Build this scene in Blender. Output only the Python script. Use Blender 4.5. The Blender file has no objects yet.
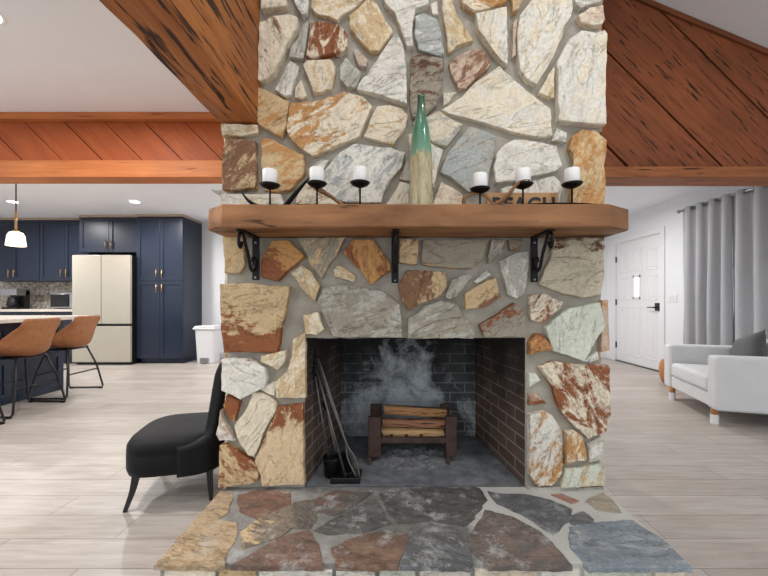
import bpy, bmesh, math, random
from mathutils import Vector, Matrix, noise
random.seed(7)
C = bpy.context.scene.collection
PI = math.pi
F, CX, CY, EYE = 350.0, 390.0, 301.0, 1.05      # lens, vanishing point and eye height measured from the photograph

def lin(c):
    def f(v):
        v /= 255.0
        return v/12.92 if v <= .04045 else ((v+.055)/1.055)**2.4
    return (f(c[0]), f(c[1]), f(c[2]), 1.0)

# ------------------------------------------------------------------ materials
def base(name):
    m = bpy.data.materials.new(name); m.use_nodes = True
    nt = m.node_tree; b = nt.nodes['Principled BSDF']
    return m, nt, b
def N(nt, t, **kw):
    n = nt.nodes.new(t)
    for k, v in kw.items():
        if k in n.inputs.keys() if hasattr(n.inputs, 'keys') else False:
            n.inputs[k].default_value = v
        else: setattr(n, k, v)
    return n
def L(nt, a, b): nt.links.new(a, b)
def mixc(nt, fac, a, b, mode='MIX'):
    n = nt.nodes.new('ShaderNodeMix'); n.data_type = 'RGBA'; n.blend_type = mode
    for sock, v in ((n.inputs[0], fac), (n.inputs[6], a), (n.inputs[7], b)):
        if hasattr(v, 'links'): L(nt, v, sock)
        else: sock.default_value = v
    return n.outputs[2]
def math_(nt, op, a, b=0.0, clamp=False):
    n = nt.nodes.new('ShaderNodeMath'); n.operation = op; n.use_clamp = clamp
    for sock, v in ((n.inputs[0], a), (n.inputs[1], b)):
        if hasattr(v, 'links'): L(nt, v, sock)
        else: sock.default_value = v
    return n.outputs[0]
def ramp(nt, fac, stops):
    n = nt.nodes.new('ShaderNodeValToRGB'); cr = n.color_ramp
    while len(cr.elements) < len(stops): cr.elements.new(0.5)
    for e, (p, c) in zip(cr.elements, stops):
        e.position = p; e.color = c if len(c) == 4 else (*c, 1)
    L(nt, fac, n.inputs[0]); return n.outputs[0]
def tex_noise(nt, vec, scale, detail=6, rough=.6, dist=0):
    n = nt.nodes.new('ShaderNodeTexNoise'); n.inputs['Scale'].default_value = scale
    n.inputs['Detail'].default_value = detail; n.inputs['Roughness'].default_value = rough
    n.inputs['Distortion'].default_value = dist
    if vec is not None: L(nt, vec, n.inputs['Vector'])
    return n.outputs['Fac']
def mapping(nt, vec, rot=(0,0,0), scale=(1,1,1), loc=(0,0,0)):
    n = nt.nodes.new('ShaderNodeMapping'); n.inputs['Rotation'].default_value = rot
    n.inputs['Scale'].default_value = scale; n.inputs['Location'].default_value = loc
    L(nt, vec, n.inputs['Vector']); return n.outputs[0]
def objco(nt): return nt.nodes.new('ShaderNodeTexCoord').outputs['Object']
def bump(nt, b, h, strength=.3, dist=.01):
    n = nt.nodes.new('ShaderNodeBump'); n.inputs['Strength'].default_value = strength
    n.inputs['Distance'].default_value = dist; L(nt, h, n.inputs['Height']); L(nt, n.outputs[0], b.inputs['Normal'])

def plain(name, c, rough=.5, metal=0, var=.06, nscale=8, bmp=0, sheen=0, emit=0, coat=0, spec=.5):
    m, nt, b = base(name); col = lin(c)
    if var:
        nz = tex_noise(nt, objco(nt), nscale, 4)
        d = tuple(v*(1-var) for v in col[:3])+(1,); l = tuple(min(1, v*(1+var)) for v in col[:3])+(1,)
        L(nt, ramp(nt, nz, [(.3, d), (.7, l)]), b.inputs['Base Color'])
        if bmp: bump(nt, b, tex_noise(nt, objco(nt), nscale*12, 4), bmp, .003)
    else: b.inputs['Base Color'].default_value = col
    b.inputs['Roughness'].default_value = rough; b.inputs['Metallic'].default_value = metal
    b.inputs['Specular IOR Level'].default_value = spec
    b.inputs['Sheen Weight'].default_value = sheen; b.inputs['Coat Weight'].default_value = coat
    if emit:
        b.inputs['Emission Color'].default_value = col; b.inputs['Emission Strength'].default_value = emit
    return m

def wood(name, c1, c2, dark, rot=(0,0,0), stretch=(1,12,12), scale=3, crack=.62, rough=.55, bmp=.4, cscale=2.2, crackw=.05):
    m, nt, b = base(name)
    v = mapping(nt, objco(nt), rot=rot)
    v1 = mapping(nt, v, scale=stretch)
    n1 = tex_noise(nt, v1, scale, 8, .6, .6)
    n2 = tex_noise(nt, v, 1.7, 3, .5)
    v2 = mapping(nt, v, scale=(stretch[0]*1.3, stretch[1]*1.3, stretch[2]*1.3), loc=(3,5,7))
    n3 = tex_noise(nt, v2, cscale, 3, .55, .3)
    col = ramp(nt, n1, [(.3, lin(c1)), (.68, lin(c2))])
    col = mixc(nt, ramp(nt, n2, [(.35, (0,0,0)), (.75, (.6,.6,.6))]), col, lin(tuple((a+d)//2 for a, d in zip(c1, dark))))
    ck = ramp(nt, n3, [(crack, (0,0,0)), (crack+crackw, (1,1,1))])
    col = mixc(nt, ck, col, lin(dark))
    L(nt, col, b.inputs['Base Color']); b.inputs['Roughness'].default_value = rough
    b.inputs['Specular IOR Level'].default_value = .3
    h = math_(nt, 'SUBTRACT', n1, ck); bump(nt, b, h, bmp, .006)
    return m

def hearth_soot(nt, col, co):
    # soot and ash trodden out of the firebox mouth onto the hearth
    s = nt.nodes.new('ShaderNodeVectorMath'); s.operation = 'LENGTH'
    L(nt, mapping(nt, co, scale=(1.15,1.5,1), loc=(-.03,.22,-.0)), s.inputs[0])
    d = math_(nt, 'ADD', s.outputs['Value'], math_(nt, 'MULTIPLY', tex_noise(nt, co, 6, 6, .65), .55))
    k = ramp(nt, d, [(.50, (.72,.72,.72)), (1.05, (0,0,0))])
    n = tex_noise(nt, co, 16, 7, .7)
    sc = ramp(nt, n, [(.36, lin((66,65,63))), (.54, lin((92,90,87))), (.68, lin((128,127,124)))])
    col = mixc(nt, k, col, sc)
    d2 = tex_noise(nt, mapping(nt, co, loc=(5,1,0)), 9, 9, .78)
    return mixc(nt, ramp(nt, d2, [(.53, (0,0,0)), (.66, (.65,.65,.65))]), col, lin((190,190,186)))
def stone_mat(name, axis):
    m, nt, b = base(name); co = objco(nt)
    def attr(a):
        n = nt.nodes.new('ShaderNodeAttribute'); n.attribute_name = a; return n
    ca, cb, pp = attr('ca'), attr('cb'), attr('pp')
    sp = nt.nodes.new('ShaderNodeSeparateColor'); L(nt, pp.outputs['Color'], sp.inputs[0])
    bias = math_(nt, 'SUBTRACT', sp.outputs[0], .5)
    ang = math_(nt, 'MULTIPLY', sp.outputs[1], PI)
    seed = math_(nt, 'MULTIPLY', sp.outputs[2], 31.0)
    vr = nt.nodes.new('ShaderNodeVectorRotate'); vr.rotation_type = axis+'_AXIS'
    L(nt, co, vr.inputs['Vector']); L(nt, ang, vr.inputs['Angle'])
    add = nt.nodes.new('ShaderNodeVectorMath'); add.operation = 'ADD'
    L(nt, vr.outputs[0], add.inputs[0]); L(nt, seed, add.inputs[1])
    v = add.outputs[0]
    st = mapping(nt, v, scale=(5, 12, 12))
    n1 = tex_noise(nt, st, 1.5, 10, .68, .6)
    n1 = math_(nt, 'ADD', n1, math_(nt, 'MULTIPLY', math_(nt, 'SUBTRACT', tex_noise(nt, v, 55, 5, .7), .5), .30))
    n1 = math_(nt, 'ADD', n1, bias)
    mask = ramp(nt, n1, [(.47, (0,0,0)), (.57, (1,1,1))])
    col = mixc(nt, mask, ca.outputs['Color'], cb.outputs['Color'])
    n2 = tex_noise(nt, mapping(nt, v, scale=(3, 6, 6)), 2.2, 9, .62, .5)
    col = mixc(nt, 1.0, col, ramp(nt, n2, [(.25, (.76,.73,.69)), (.47, (1,1,1)), (.78, (1.10,1.09,1.06))]), 'MULTIPLY')
    n3 = tex_noise(nt, mapping(nt, v, scale=(2.5, 9, 9), loc=(9,2,4)), 1.0, 5, .6, 1.2)
    vein = ramp(nt, n3, [(.488, (0,0,0)), (.498, (1,1,1)), (.508, (0,0,0))])
    col = mixc(nt, math_(nt, 'MULTIPLY', vein, .28), col, lin((95,72,54)))
    n4 = tex_noise(nt, v, 60, 4, .7)
    col = mixc(nt, 1.0, col, ramp(nt, n4, [(.3, (.80,.79,.78)), (.6, (1.05,1.05,1.05))]), 'MULTIPLY')
    if axis == 'Z': col = hearth_soot(nt, col, co)
    L(nt, col, b.inputs['Base Color']); b.inputs['Roughness'].default_value = .75
    b.inputs['Specular IOR Level'].default_value = .3
    h = math_(nt, 'ADD', math_(nt, 'ADD', n2, math_(nt, 'MULTIPLY', n4, .35)), math_(nt, 'MULTIPLY', vein, -.5))
    bump(nt, b, h, .7, .016)
    return m

M = {}
M['stone'] = stone_mat('split_fieldstone', 'Y'); M['flag'] = stone_mat('flagstone', 'Z')
def mortar(name, c, c2):
    m, nt, b = base(name); co = objco(nt)
    n = tex_noise(nt, co, 9, 6); n2 = tex_noise(nt, co, 70, 4)
    col = ramp(nt, n, [(.3, lin(c)), (.7, lin(c2))])
    if 'sooty' in name:
        # fresher, paler pointing at the right-hand end
        sx_ = nt.nodes.new('ShaderNodeSeparateXYZ'); L(nt, co, sx_.inputs[0])
        kx_ = math_(nt, 'ADD', sx_.outputs[0], math_(nt, 'MULTIPLY', math_(nt, 'SUBTRACT', n, .5), .6))
        col = hearth_soot(nt, col, co)
        col = mixc(nt, ramp(nt, kx_, [(.14, (0,0,0)), (.34, (.85,.85,.85))]), col, lin((196,196,190)))
    L(nt, col, b.inputs['Base Color']); b.inputs['Roughness'].default_value = .9
    bump(nt, b, math_(nt, 'ADD', n, math_(nt, 'MULTIPLY', n2, .5)), .6, .008); return m
M['mortar'] = mortar('mortar', (146,140,128), (180,173,160))
M['hearth_mortar'] = mortar('sooty_mortar', (112,109,104), (158,155,150))
M['mantel'] = wood('mantel_wood', (106,68,42), (184,132,88), (62,38,24), stretch=(1.1,6,6), scale=1.7, crack=.62, bmp=.7)
M['mantel_end'] = M['mantel']
M['beam_y'] = wood('rough_cedar_beam', (148,84,42), (190,122,66), (60,32,18), stretch=(12,1,12), scale=2.4, crack=.55, bmp=.8, crackw=.06, cscale=2.8)
M['header_beam'] = wood('cedar_header_beam', (182,104,54), (208,130,74), (120,60,28), stretch=(1,14,14), scale=2.5, crack=.66, bmp=.25)
M['header_beam_r'] = wood('aged_cedar_beam', (140,82,48), (178,112,68), (70,38,22), stretch=(1,14,14), scale=2.5, crack=.60, bmp=.4)
M['board_l'] = wood('cedar_board', (160,78,38), (188,100,52), (112,50,24), rot=(0,-PI/4,0), stretch=(1,12,12), scale=2, crack=.70, bmp=.2)
M['board_r'] = wood('rough_cedar_board', (122,66,37), (158,90,52), (46,26,15), rot=(0,-PI/4,0), stretch=(1,13,13), scale=2, crack=.60, bmp=.6, cscale=3.4, crackw=.03)
M['slope_trim'] = wood('dark_cedar_trim', (104,58,34), (136,80,46), (46,26,15), rot=(0,math.atan(-.42),0), stretch=(1,13,13), scale=2, crack=.62, bmp=.5)
M['gap'] = plain('dark_gap', (38,22,14), .9, var=0)
M['white_wall'] = plain('white_wall_paint', (232,234,238), .7, var=.015, nscale=3)
M['white_ceil'] = plain('ceiling_paint', (241,243,248), .8, var=.015, nscale=3)
M['white_trim'] = plain('white_gloss_paint', (232,232,234), .4, var=.01)
M['navy'] = plain('navy_cabinet_paint', (33,43,62), .36, var=.05)
M['navy_dark'] = plain('navy_shadow_gap', (22,28,40), .6, var=0)
M['brass'] = plain('brushed_brass', (196,160,112), .3, .9, var=.05)
M['fridge'] = plain('cream_glass_panel', (184,178,164), .25, var=.02, coat=.3)
M['black'] = plain('black_plastic', (20,20,22), .4, var=.05)
M['iron'] = plain('wrought_iron', (26,24,24), .5, .6, var=.2, nscale=30, bmp=.3)
M['toolsteel'] = plain('blackened_steel', (112,108,104), .4, .6, var=.2, nscale=30)
M['steel'] = plain('stainless_steel', (170,172,174), .3, .9, var=.05)
M['crown'] = plain('tan_crown', (176,158,140), .6)
M['granite'] = plain('pale_countertop', (226,218,206), .3, var=.10, nscale=14)
M['leather'] = wood('caramel_leather', (142,92,58), (166,112,74), (124,78,48), stretch=(3,3,3), scale=6, crack=.75, bmp=.1, rough=.5)
M['velvet'] = plain('black_velvet', (13,13,15), .6, var=.2, nscale=6, sheen=.03, bmp=.15, spec=.2)
M['ebony'] = plain('ebonised_wood', (18,14,13), .4, var=.1)
M['sofa'] = plain('pale_grey_fabric', (216,217,219), .9, var=.03, nscale=10, bmp=.2, sheen=.1)
M['pillow'] = plain('charcoal_velvet', (70,70,72), .7, var=.12, nscale=9, sheen=.3)
M['oak'] = wood('oak_leg', (170,116,72), (196,140,92), (120,76,44), stretch=(10,10,1), scale=3, crack=.7, bmp=.1)
M['curtain'] = plain('grey_linen_curtain', (180,181,185), .9, var=.04, nscale=40, bmp=.2)
M['candle'] = plain('white_wax', (244,243,240), .45, var=.01)
M['wick'] = plain('wick', (60,50,44), .9, var=0)
M['antler'] = wood('antler_horn', (120,84,54), (160,120,80), (60,38,24), stretch=(3,3,3), scale=5, crack=.66, bmp=.2)
M['sign'] = wood('sign_pine', (176,132,88), (202,158,112), (120,80,48), stretch=(1,14,14), scale=3, crack=.7, bmp=.15)
M['rustbar'] = plain('rusted_steel', (78,60,54), .7, .3, var=.3, nscale=20, bmp=.3)
M['log'] = wood('split_log', (150,104,66), (204,158,108), (100,58,36), stretch=(1,10,10), scale=7, crack=.58, bmp=.5, cscale=6)
M['log_pale'] = wood('pale_split_log', (196,152,100), (226,190,140), (128,84,52), stretch=(1,10,10), scale=7, crack=.60, bmp=.5, cscale=6)
M['log_red'] = wood('reddish_split_log', (136,86,62), (196,146,110), (84,48,34), stretch=(1,10,10), scale=7, crack=.56, bmp=.5, cscale=6)
M['bark'] = wood('log_bark', (70,46,34), (96,66,48), (34,22,16), stretch=(1,8,8), scale=4, crack=.55, bmp=.8, cscale=6)
M['ash'] = plain('ash', (112,114,116), .95, var=.35, nscale=40, bmp=.8)
M['fire_floor'] = plain('ashy_firebrick_floor', (108,112,116), .95, var=.4, nscale=14, bmp=.8)
M['bin'] = plain('white_bin_plastic', (222,223,226), .4, var=.01)
M['lamp'] = plain('lamp_lens', (255,250,240), .5, var=0, emit=14)
M['pend'] = plain('pendant_glow', (255,232,200), .5, var=0, emit=2.2)
M['doorlite'] = plain('daylit_obscure_glass', (245,247,250), .3, var=0, emit=1.2)
def glass():
    m, nt, b = base('clear_glass'); b.inputs['Transmission Weight'].default_value = 1; b.inputs['Roughness'].default_value = 0
    b.inputs['IOR'].default_value = 1.05; return m
M['glass'] = glass()
def floor_mat():
    m, nt, b = base('pale_oak_planks'); co = objco(nt)
    br = nt.nodes.new('ShaderNodeTexBrick'); L(nt, co, br.inputs['Vector'])
    br.offset = .37; br.offset_frequency = 2
    for k, v in (('Scale',1),('Mortar Size',.0018),('Mortar Smooth',.1),('Bias',0),('Brick Width',1.22),('Row Height',.1717)):
        br.inputs[k].default_value = v
    br.inputs['Color1'].default_value = lin((190,183,177)); br.inputs['Color2'].default_value = lin((173,164,156))
    br.inputs['Mortar'].default_value = lin((128,114,104))
    n = tex_noise(nt, mapping(nt, co, scale=(1.4, 16, 1)), 2.5, 8, .65, .5)
    n2 = tex_noise(nt, mapping(nt, co, scale=(.8, 5, 1), loc=(4,8,0)), 2.2, 3, .5)
    col = mixc(nt, 1.0, br.outputs['Color'], ramp(nt, n, [(.3, (.78,.765,.74)), (.62, (1.06,1.06,1.06))]), 'MULTIPLY')
    col = mixc(nt, ramp(nt, n2, [(.45, (0,0,0)), (.75, (.45,.45,.45))]), col, lin((152,138,126)))
    L(nt, col, b.inputs['Base Color']); b.inputs['Roughness'].default_value = .38
    bump(nt, b, br.outputs['Fac'], -.2, .002); return m
M['floor'] = floor_mat()
def brick_mat(name, c1, c2, mo, soot, ashy):
    m, nt, b = base(name)
    uv = nt.nodes.new('ShaderNodeTexCoord').outputs['UV']
    br = nt.nodes.new('ShaderNodeTexBrick'); L(nt, uv, br.inputs['Vector'])
    for k, v in (('Scale',1),('Mortar Size',.005),('Mortar Smooth',.2),('Bias',0),('Brick Width',.21),('Row Height',.068)):
        br.inputs[k].default_value = v
    br.inputs['Color1'].default_value = lin(c1); br.inputs['Color2'].default_value = lin(c2); br.inputs['Mortar'].default_value = lin(mo)
    col = br.outputs['Color']
    n = tex_noise(nt, uv, 5, 6, .65)
    s = nt.nodes.new('ShaderNodeSeparateXYZ'); L(nt, uv, s.inputs[0])
    # soot left by old fires: heavier up the flue side
    up = nt.nodes.new('ShaderNodeMapRange'); L(nt, s.outputs[1], up.inputs[0])
    for i, v in ((1,.25),(2,.85),(3,-.25),(4,.35)): up.inputs[i].default_value = v
    k = math_(nt, 'ADD', n, up.outputs[0])
    col = mixc(nt, ramp(nt, k, [(.38, (0,0,0)), (.75, (.93,.93,.93))]), col, lin(soot))
    if ashy:
        n2 = tex_noise(nt, mapping(nt, uv, scale=(1.2,1,1), loc=(2,3,0)), 4.2, 9, .7, .35)
        gx = nt.nodes.new('ShaderNodeMapRange'); gx.inputs[1].default_value = 0; gx.inputs[2].default_value = .46
        gx.inputs[3].default_value = .13; gx.inputs[4].default_value = -.16
        L(nt, math_(nt, 'ABSOLUTE', math_(nt, 'SUBTRACT', s.outputs[0], .08)), gx.inputs[0])
        gz = nt.nodes.new('ShaderNodeMapRange'); gz.inputs[1].default_value = .3; gz.inputs[2].default_value = .8
        gz.inputs[3].default_value = .09; gz.inputs[4].default_value = -.14
        L(nt, s.outputs[1], gz.inputs[0])
        kk = math_(nt, 'ADD', math_(nt, 'ADD', n2, gx.outputs[0]), gz.outputs[0])
        col = mixc(nt, ramp(nt, kk, [(.42, (0,0,0)), (.64, (.95,.95,.95))]), col, lin((196,204,208)))
    L(nt, col, b.inputs['Base Color']); b.inputs['Roughness'].default_value = .85
    bump(nt, b, math_(nt, 'ADD', math_(nt, 'MULTIPLY', br.outputs['Fac'], -1.0), n), .6, .008); return m
M['brick_back'] = brick_mat('sooty_firebrick', (84,84,84), (64,64,66), (118,122,124), (20,20,22), True)
M['brick_side'] = brick_mat('brown_firebrick', (98,78,66), (80,62,52), (132,124,116), (30,26,24), False)
def splash_mat():
    m, nt, b = base('mosaic_tile'); co = objco(nt)
    v = nt.nodes.new('ShaderNodeTexVoronoi'); v.inputs['Scale'].default_value = 30; L(nt, co, v.inputs['Vector'])
    s = nt.nodes.new('ShaderNodeSeparateColor'); L(nt, v.outputs['Color'], s.inputs[0])
    L(nt, ramp(nt, s.outputs[0], [(0, lin((120,112,102))), (.5, lin((168,160,148))), (1, lin((206,200,188)))]), b.inputs['Base Color'])
    b.inputs['Roughness'].default_value = .35; return m
M['mosaic'] = splash_mat()
def glaze_mat():
    m, nt, b = base('drip_glaze'); co = objco(nt)
    s = nt.nodes.new('ShaderNodeSeparateXYZ'); L(nt, co, s.inputs[0])
    n = tex_noise(nt, mapping(nt, co, scale=(1,1,.16)), 60, 3, .5)
    k = math_(nt, 'ADD', s.outputs[2], math_(nt, 'MULTIPLY', n, -.10))
    top = ramp(nt, math_(nt, 'MULTIPLY', s.outputs[2], 1.8), [(.45, lin((116,158,130))), (.66, lin((72,126,98))), (.98, lin((52,84,58)))])
    n2 = tex_noise(nt, mapping(nt, co, scale=(1,1,.3)), 45, 6, .7)
    low = ramp(nt, n2, [(.3, lin((134,126,96))), (.5, lin((176,166,130))), (.7, lin((196,184,146)))])
    L(nt, mixc(nt, ramp(nt, k, [(.208, (0,0,0)), (.222, (1,1,1))]), low, top), b.inputs['Base Color'])
    b.inputs['Roughness'].default_value = .18; b.inputs['Coat Weight'].default_value = .5; return m
M['glaze'] = glaze_mat()

# ------------------------------------------------------------------ mesh helpers
def nb(): return bmesh.new()
def merge(bm, tmp, mi=0):
    for f in tmp.faces: f.material_index = mi
    me = bpy.data.meshes.new('tmp'); tmp.to_mesh(me); tmp.free(); bm.from_mesh(me); bpy.data.meshes.remove(me); return bm
def box(bm, x0, x1, y0, y1, z0, z1, bev=0, mi=0, seg=2):
    t = bmesh.new()
    bmesh.ops.create_cube(t, size=1, matrix=Matrix.Translation(((x0+x1)/2, (y0+y1)/2, (z0+z1)/2)) @ Matrix.Diagonal((abs(x1-x0), abs(y1-y0), abs(z1-z0), 1)))
    if bev: bmesh.ops.bevel(t, geom=t.edges[:], offset=bev, segments=seg, affect='EDGES', profile=.5)
    return merge(bm, t, mi)
def catmull(pts, n=6):
    pts = [Vector(p) for p in pts]
    if len(pts) < 3: return pts
    out = []
    P = [pts[0]*2-pts[1]] + pts + [pts[-1]*2-pts[-2]]
    for i in range(1, len(P)-2):
        for k in range(n):
            t = k/n; a, b, c, d = P[i-1], P[i], P[i+1], P[i+2]
            out.append(.5*((2*b)+(c-a)*t+(2*a-5*b+4*c-d)*t*t+(3*b-a-3*c+d)*t**3))
    out.append(pts[-1]); return out
def tube(bm, pts, r, seg=10, mi=0, smooth=True, flat=1.0, up=None):
    """tube along points; r a number or list; flat squashes the section"""
    pts = [Vector(p) for p in pts]; n = len(pts)
    rs = r if isinstance(r, (list, tuple)) else [r]*n
    if len(rs) != n: rs = [rs[min(len(rs)-1, int(i/(n-1)*(len(rs)-1)))]*(1-((i/(n-1)*(len(rs)-1)) % 1)) + rs[min(len(rs)-1, int(i/(n-1)*(len(rs)-1))+1)]*((i/(n-1)*(len(rs)-1)) % 1) for i in range(n)]
    t = bmesh.new(); rings = []
    ref = Vector(up) if up else None
    for i, p in enumerate(pts):
        d = (pts[min(i+1, n-1)]-pts[max(i-1, 0)]).normalized()
        if ref is None: ref = d.orthogonal().normalized()
        u = (ref - d*ref.dot(d)).normalized(); w = d.cross(u)
        if not up: ref = u
        rings.append([t.verts.new(p + (u*math.cos(a)*flat + w*math.sin(a))*rs[i]) for a in [2*PI*k/seg for k in range(seg)]])
    for a, b in zip(rings, rings[1:]):
        for k in range(seg):
            f = t.faces.new((a[k], a[(k+1) % seg], b[(k+1) % seg], b[k])); f.smooth = smooth
    t.faces.new(rings[0][::-1]); t.faces.new(rings[-1])
    bmesh.ops.recalc_face_normals(t, faces=t.faces)
    return merge(bm, t, mi)
def lathe(bm, prof, cx=0, cy=0, seg=28, mi=0, smooth=True):
    t = bmesh.new(); rings = []
    for r, z in prof:
        rings.append([t.verts.new((cx+r*math.cos(2*PI*k/seg), cy+r*math.sin(2*PI*k/seg), z)) for k in range(seg)])
    for a, b in zip(rings, rings[1:]):
        for k in range(seg):
            f = t.faces.new((a[k], a[(k+1) % seg], b[(k+1) % seg], b[k])); f.smooth = smooth
    t.faces.new(rings[0][::-1]); t.faces.new(rings[-1])
    bmesh.ops.recalc_face_normals(t, faces=t.faces)
    return merge(bm, t, mi)
def prism(bm, poly, fn, mi=0):
    """poly of 2D points; fn(p, k) -> 3D, k=0 back, 1 front"""
    t = bmesh.new()
    a = [t.verts.new(fn(p, 0)) for p in poly]; b = [t.verts.new(fn(p, 1)) for p in poly]; n = len(poly)
    t.faces.new(a); t.faces.new(b[::-1])
    for i in range(n): t.faces.new((a[i], b[i], b[(i+1) % n], a[(i+1) % n]))
    bmesh.ops.recalc_face_normals(t, faces=t.faces)
    return merge(bm, t, mi)
def xform(bm, mat):
    bmesh.ops.transform(bm, matrix=mat, verts=bm.verts[:]); return bm
def wloc(o):
    v = Vector((0,0,0))
    while o: v += o.location; o = o.parent
    return v
def obj(name, bm, mats, parent=None, local=False, mods=()):
    if parent and not local: bmesh.ops.translate(bm, vec=-wloc(parent), verts=bm.verts[:])
    me = bpy.data.meshes.new(name); bm.to_mesh(me); bm.free()
    for m in (mats if isinstance(mats, (list, tuple)) else [mats]): me.materials.append(m)
    o = bpy.data.objects.new(name, me); C.objects.link(o)
    if parent: o.parent = parent
    for k, v in mods:
        md = o.modifiers.new(k.lower(), k)
        for a, b in v.items(): setattr(md, a, b)
    return o
def thing(name, label, cat, loc=(0,0,0), rz=0, group=None):
    o = bpy.data.objects.new(name, None); C.objects.link(o); o.location = loc; o.rotation_euler = (0,0,rz)
    o.empty_display_size = .1
    o['label'] = label; o['category'] = cat
    if group: o['group'] = group
    return o
def tag(o, label, cat, group=None):
    o['label'] = label; o['category'] = cat
    if group: o['group'] = group
    return o
def struct(name, bm, m):
    o = obj(name, bm, m); o['kind'] = 'structure'; return o
def dup(root, loc, rz, label, group=None):
    r = root.copy(); C.objects.link(r); r.location = loc; r.rotation_euler = (0,0,rz); r['label'] = label
    if group: r['group'] = group
    for ch in list(root.children):
        c = ch.copy(); C.objects.link(c); c.parent = r
        for g in ch.children:
            d = g.copy(); C.objects.link(d); d.parent = c
    return r
def at(px, py, Y): return Vector(((px-CX)*Y/F, Y, EYE+(CY-py)*Y/F))
def onz(px, py, z):
    Y = F*(EYE-z)/(py-CY); return Vector(((px-CX)*Y/F, Y, z))

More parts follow.
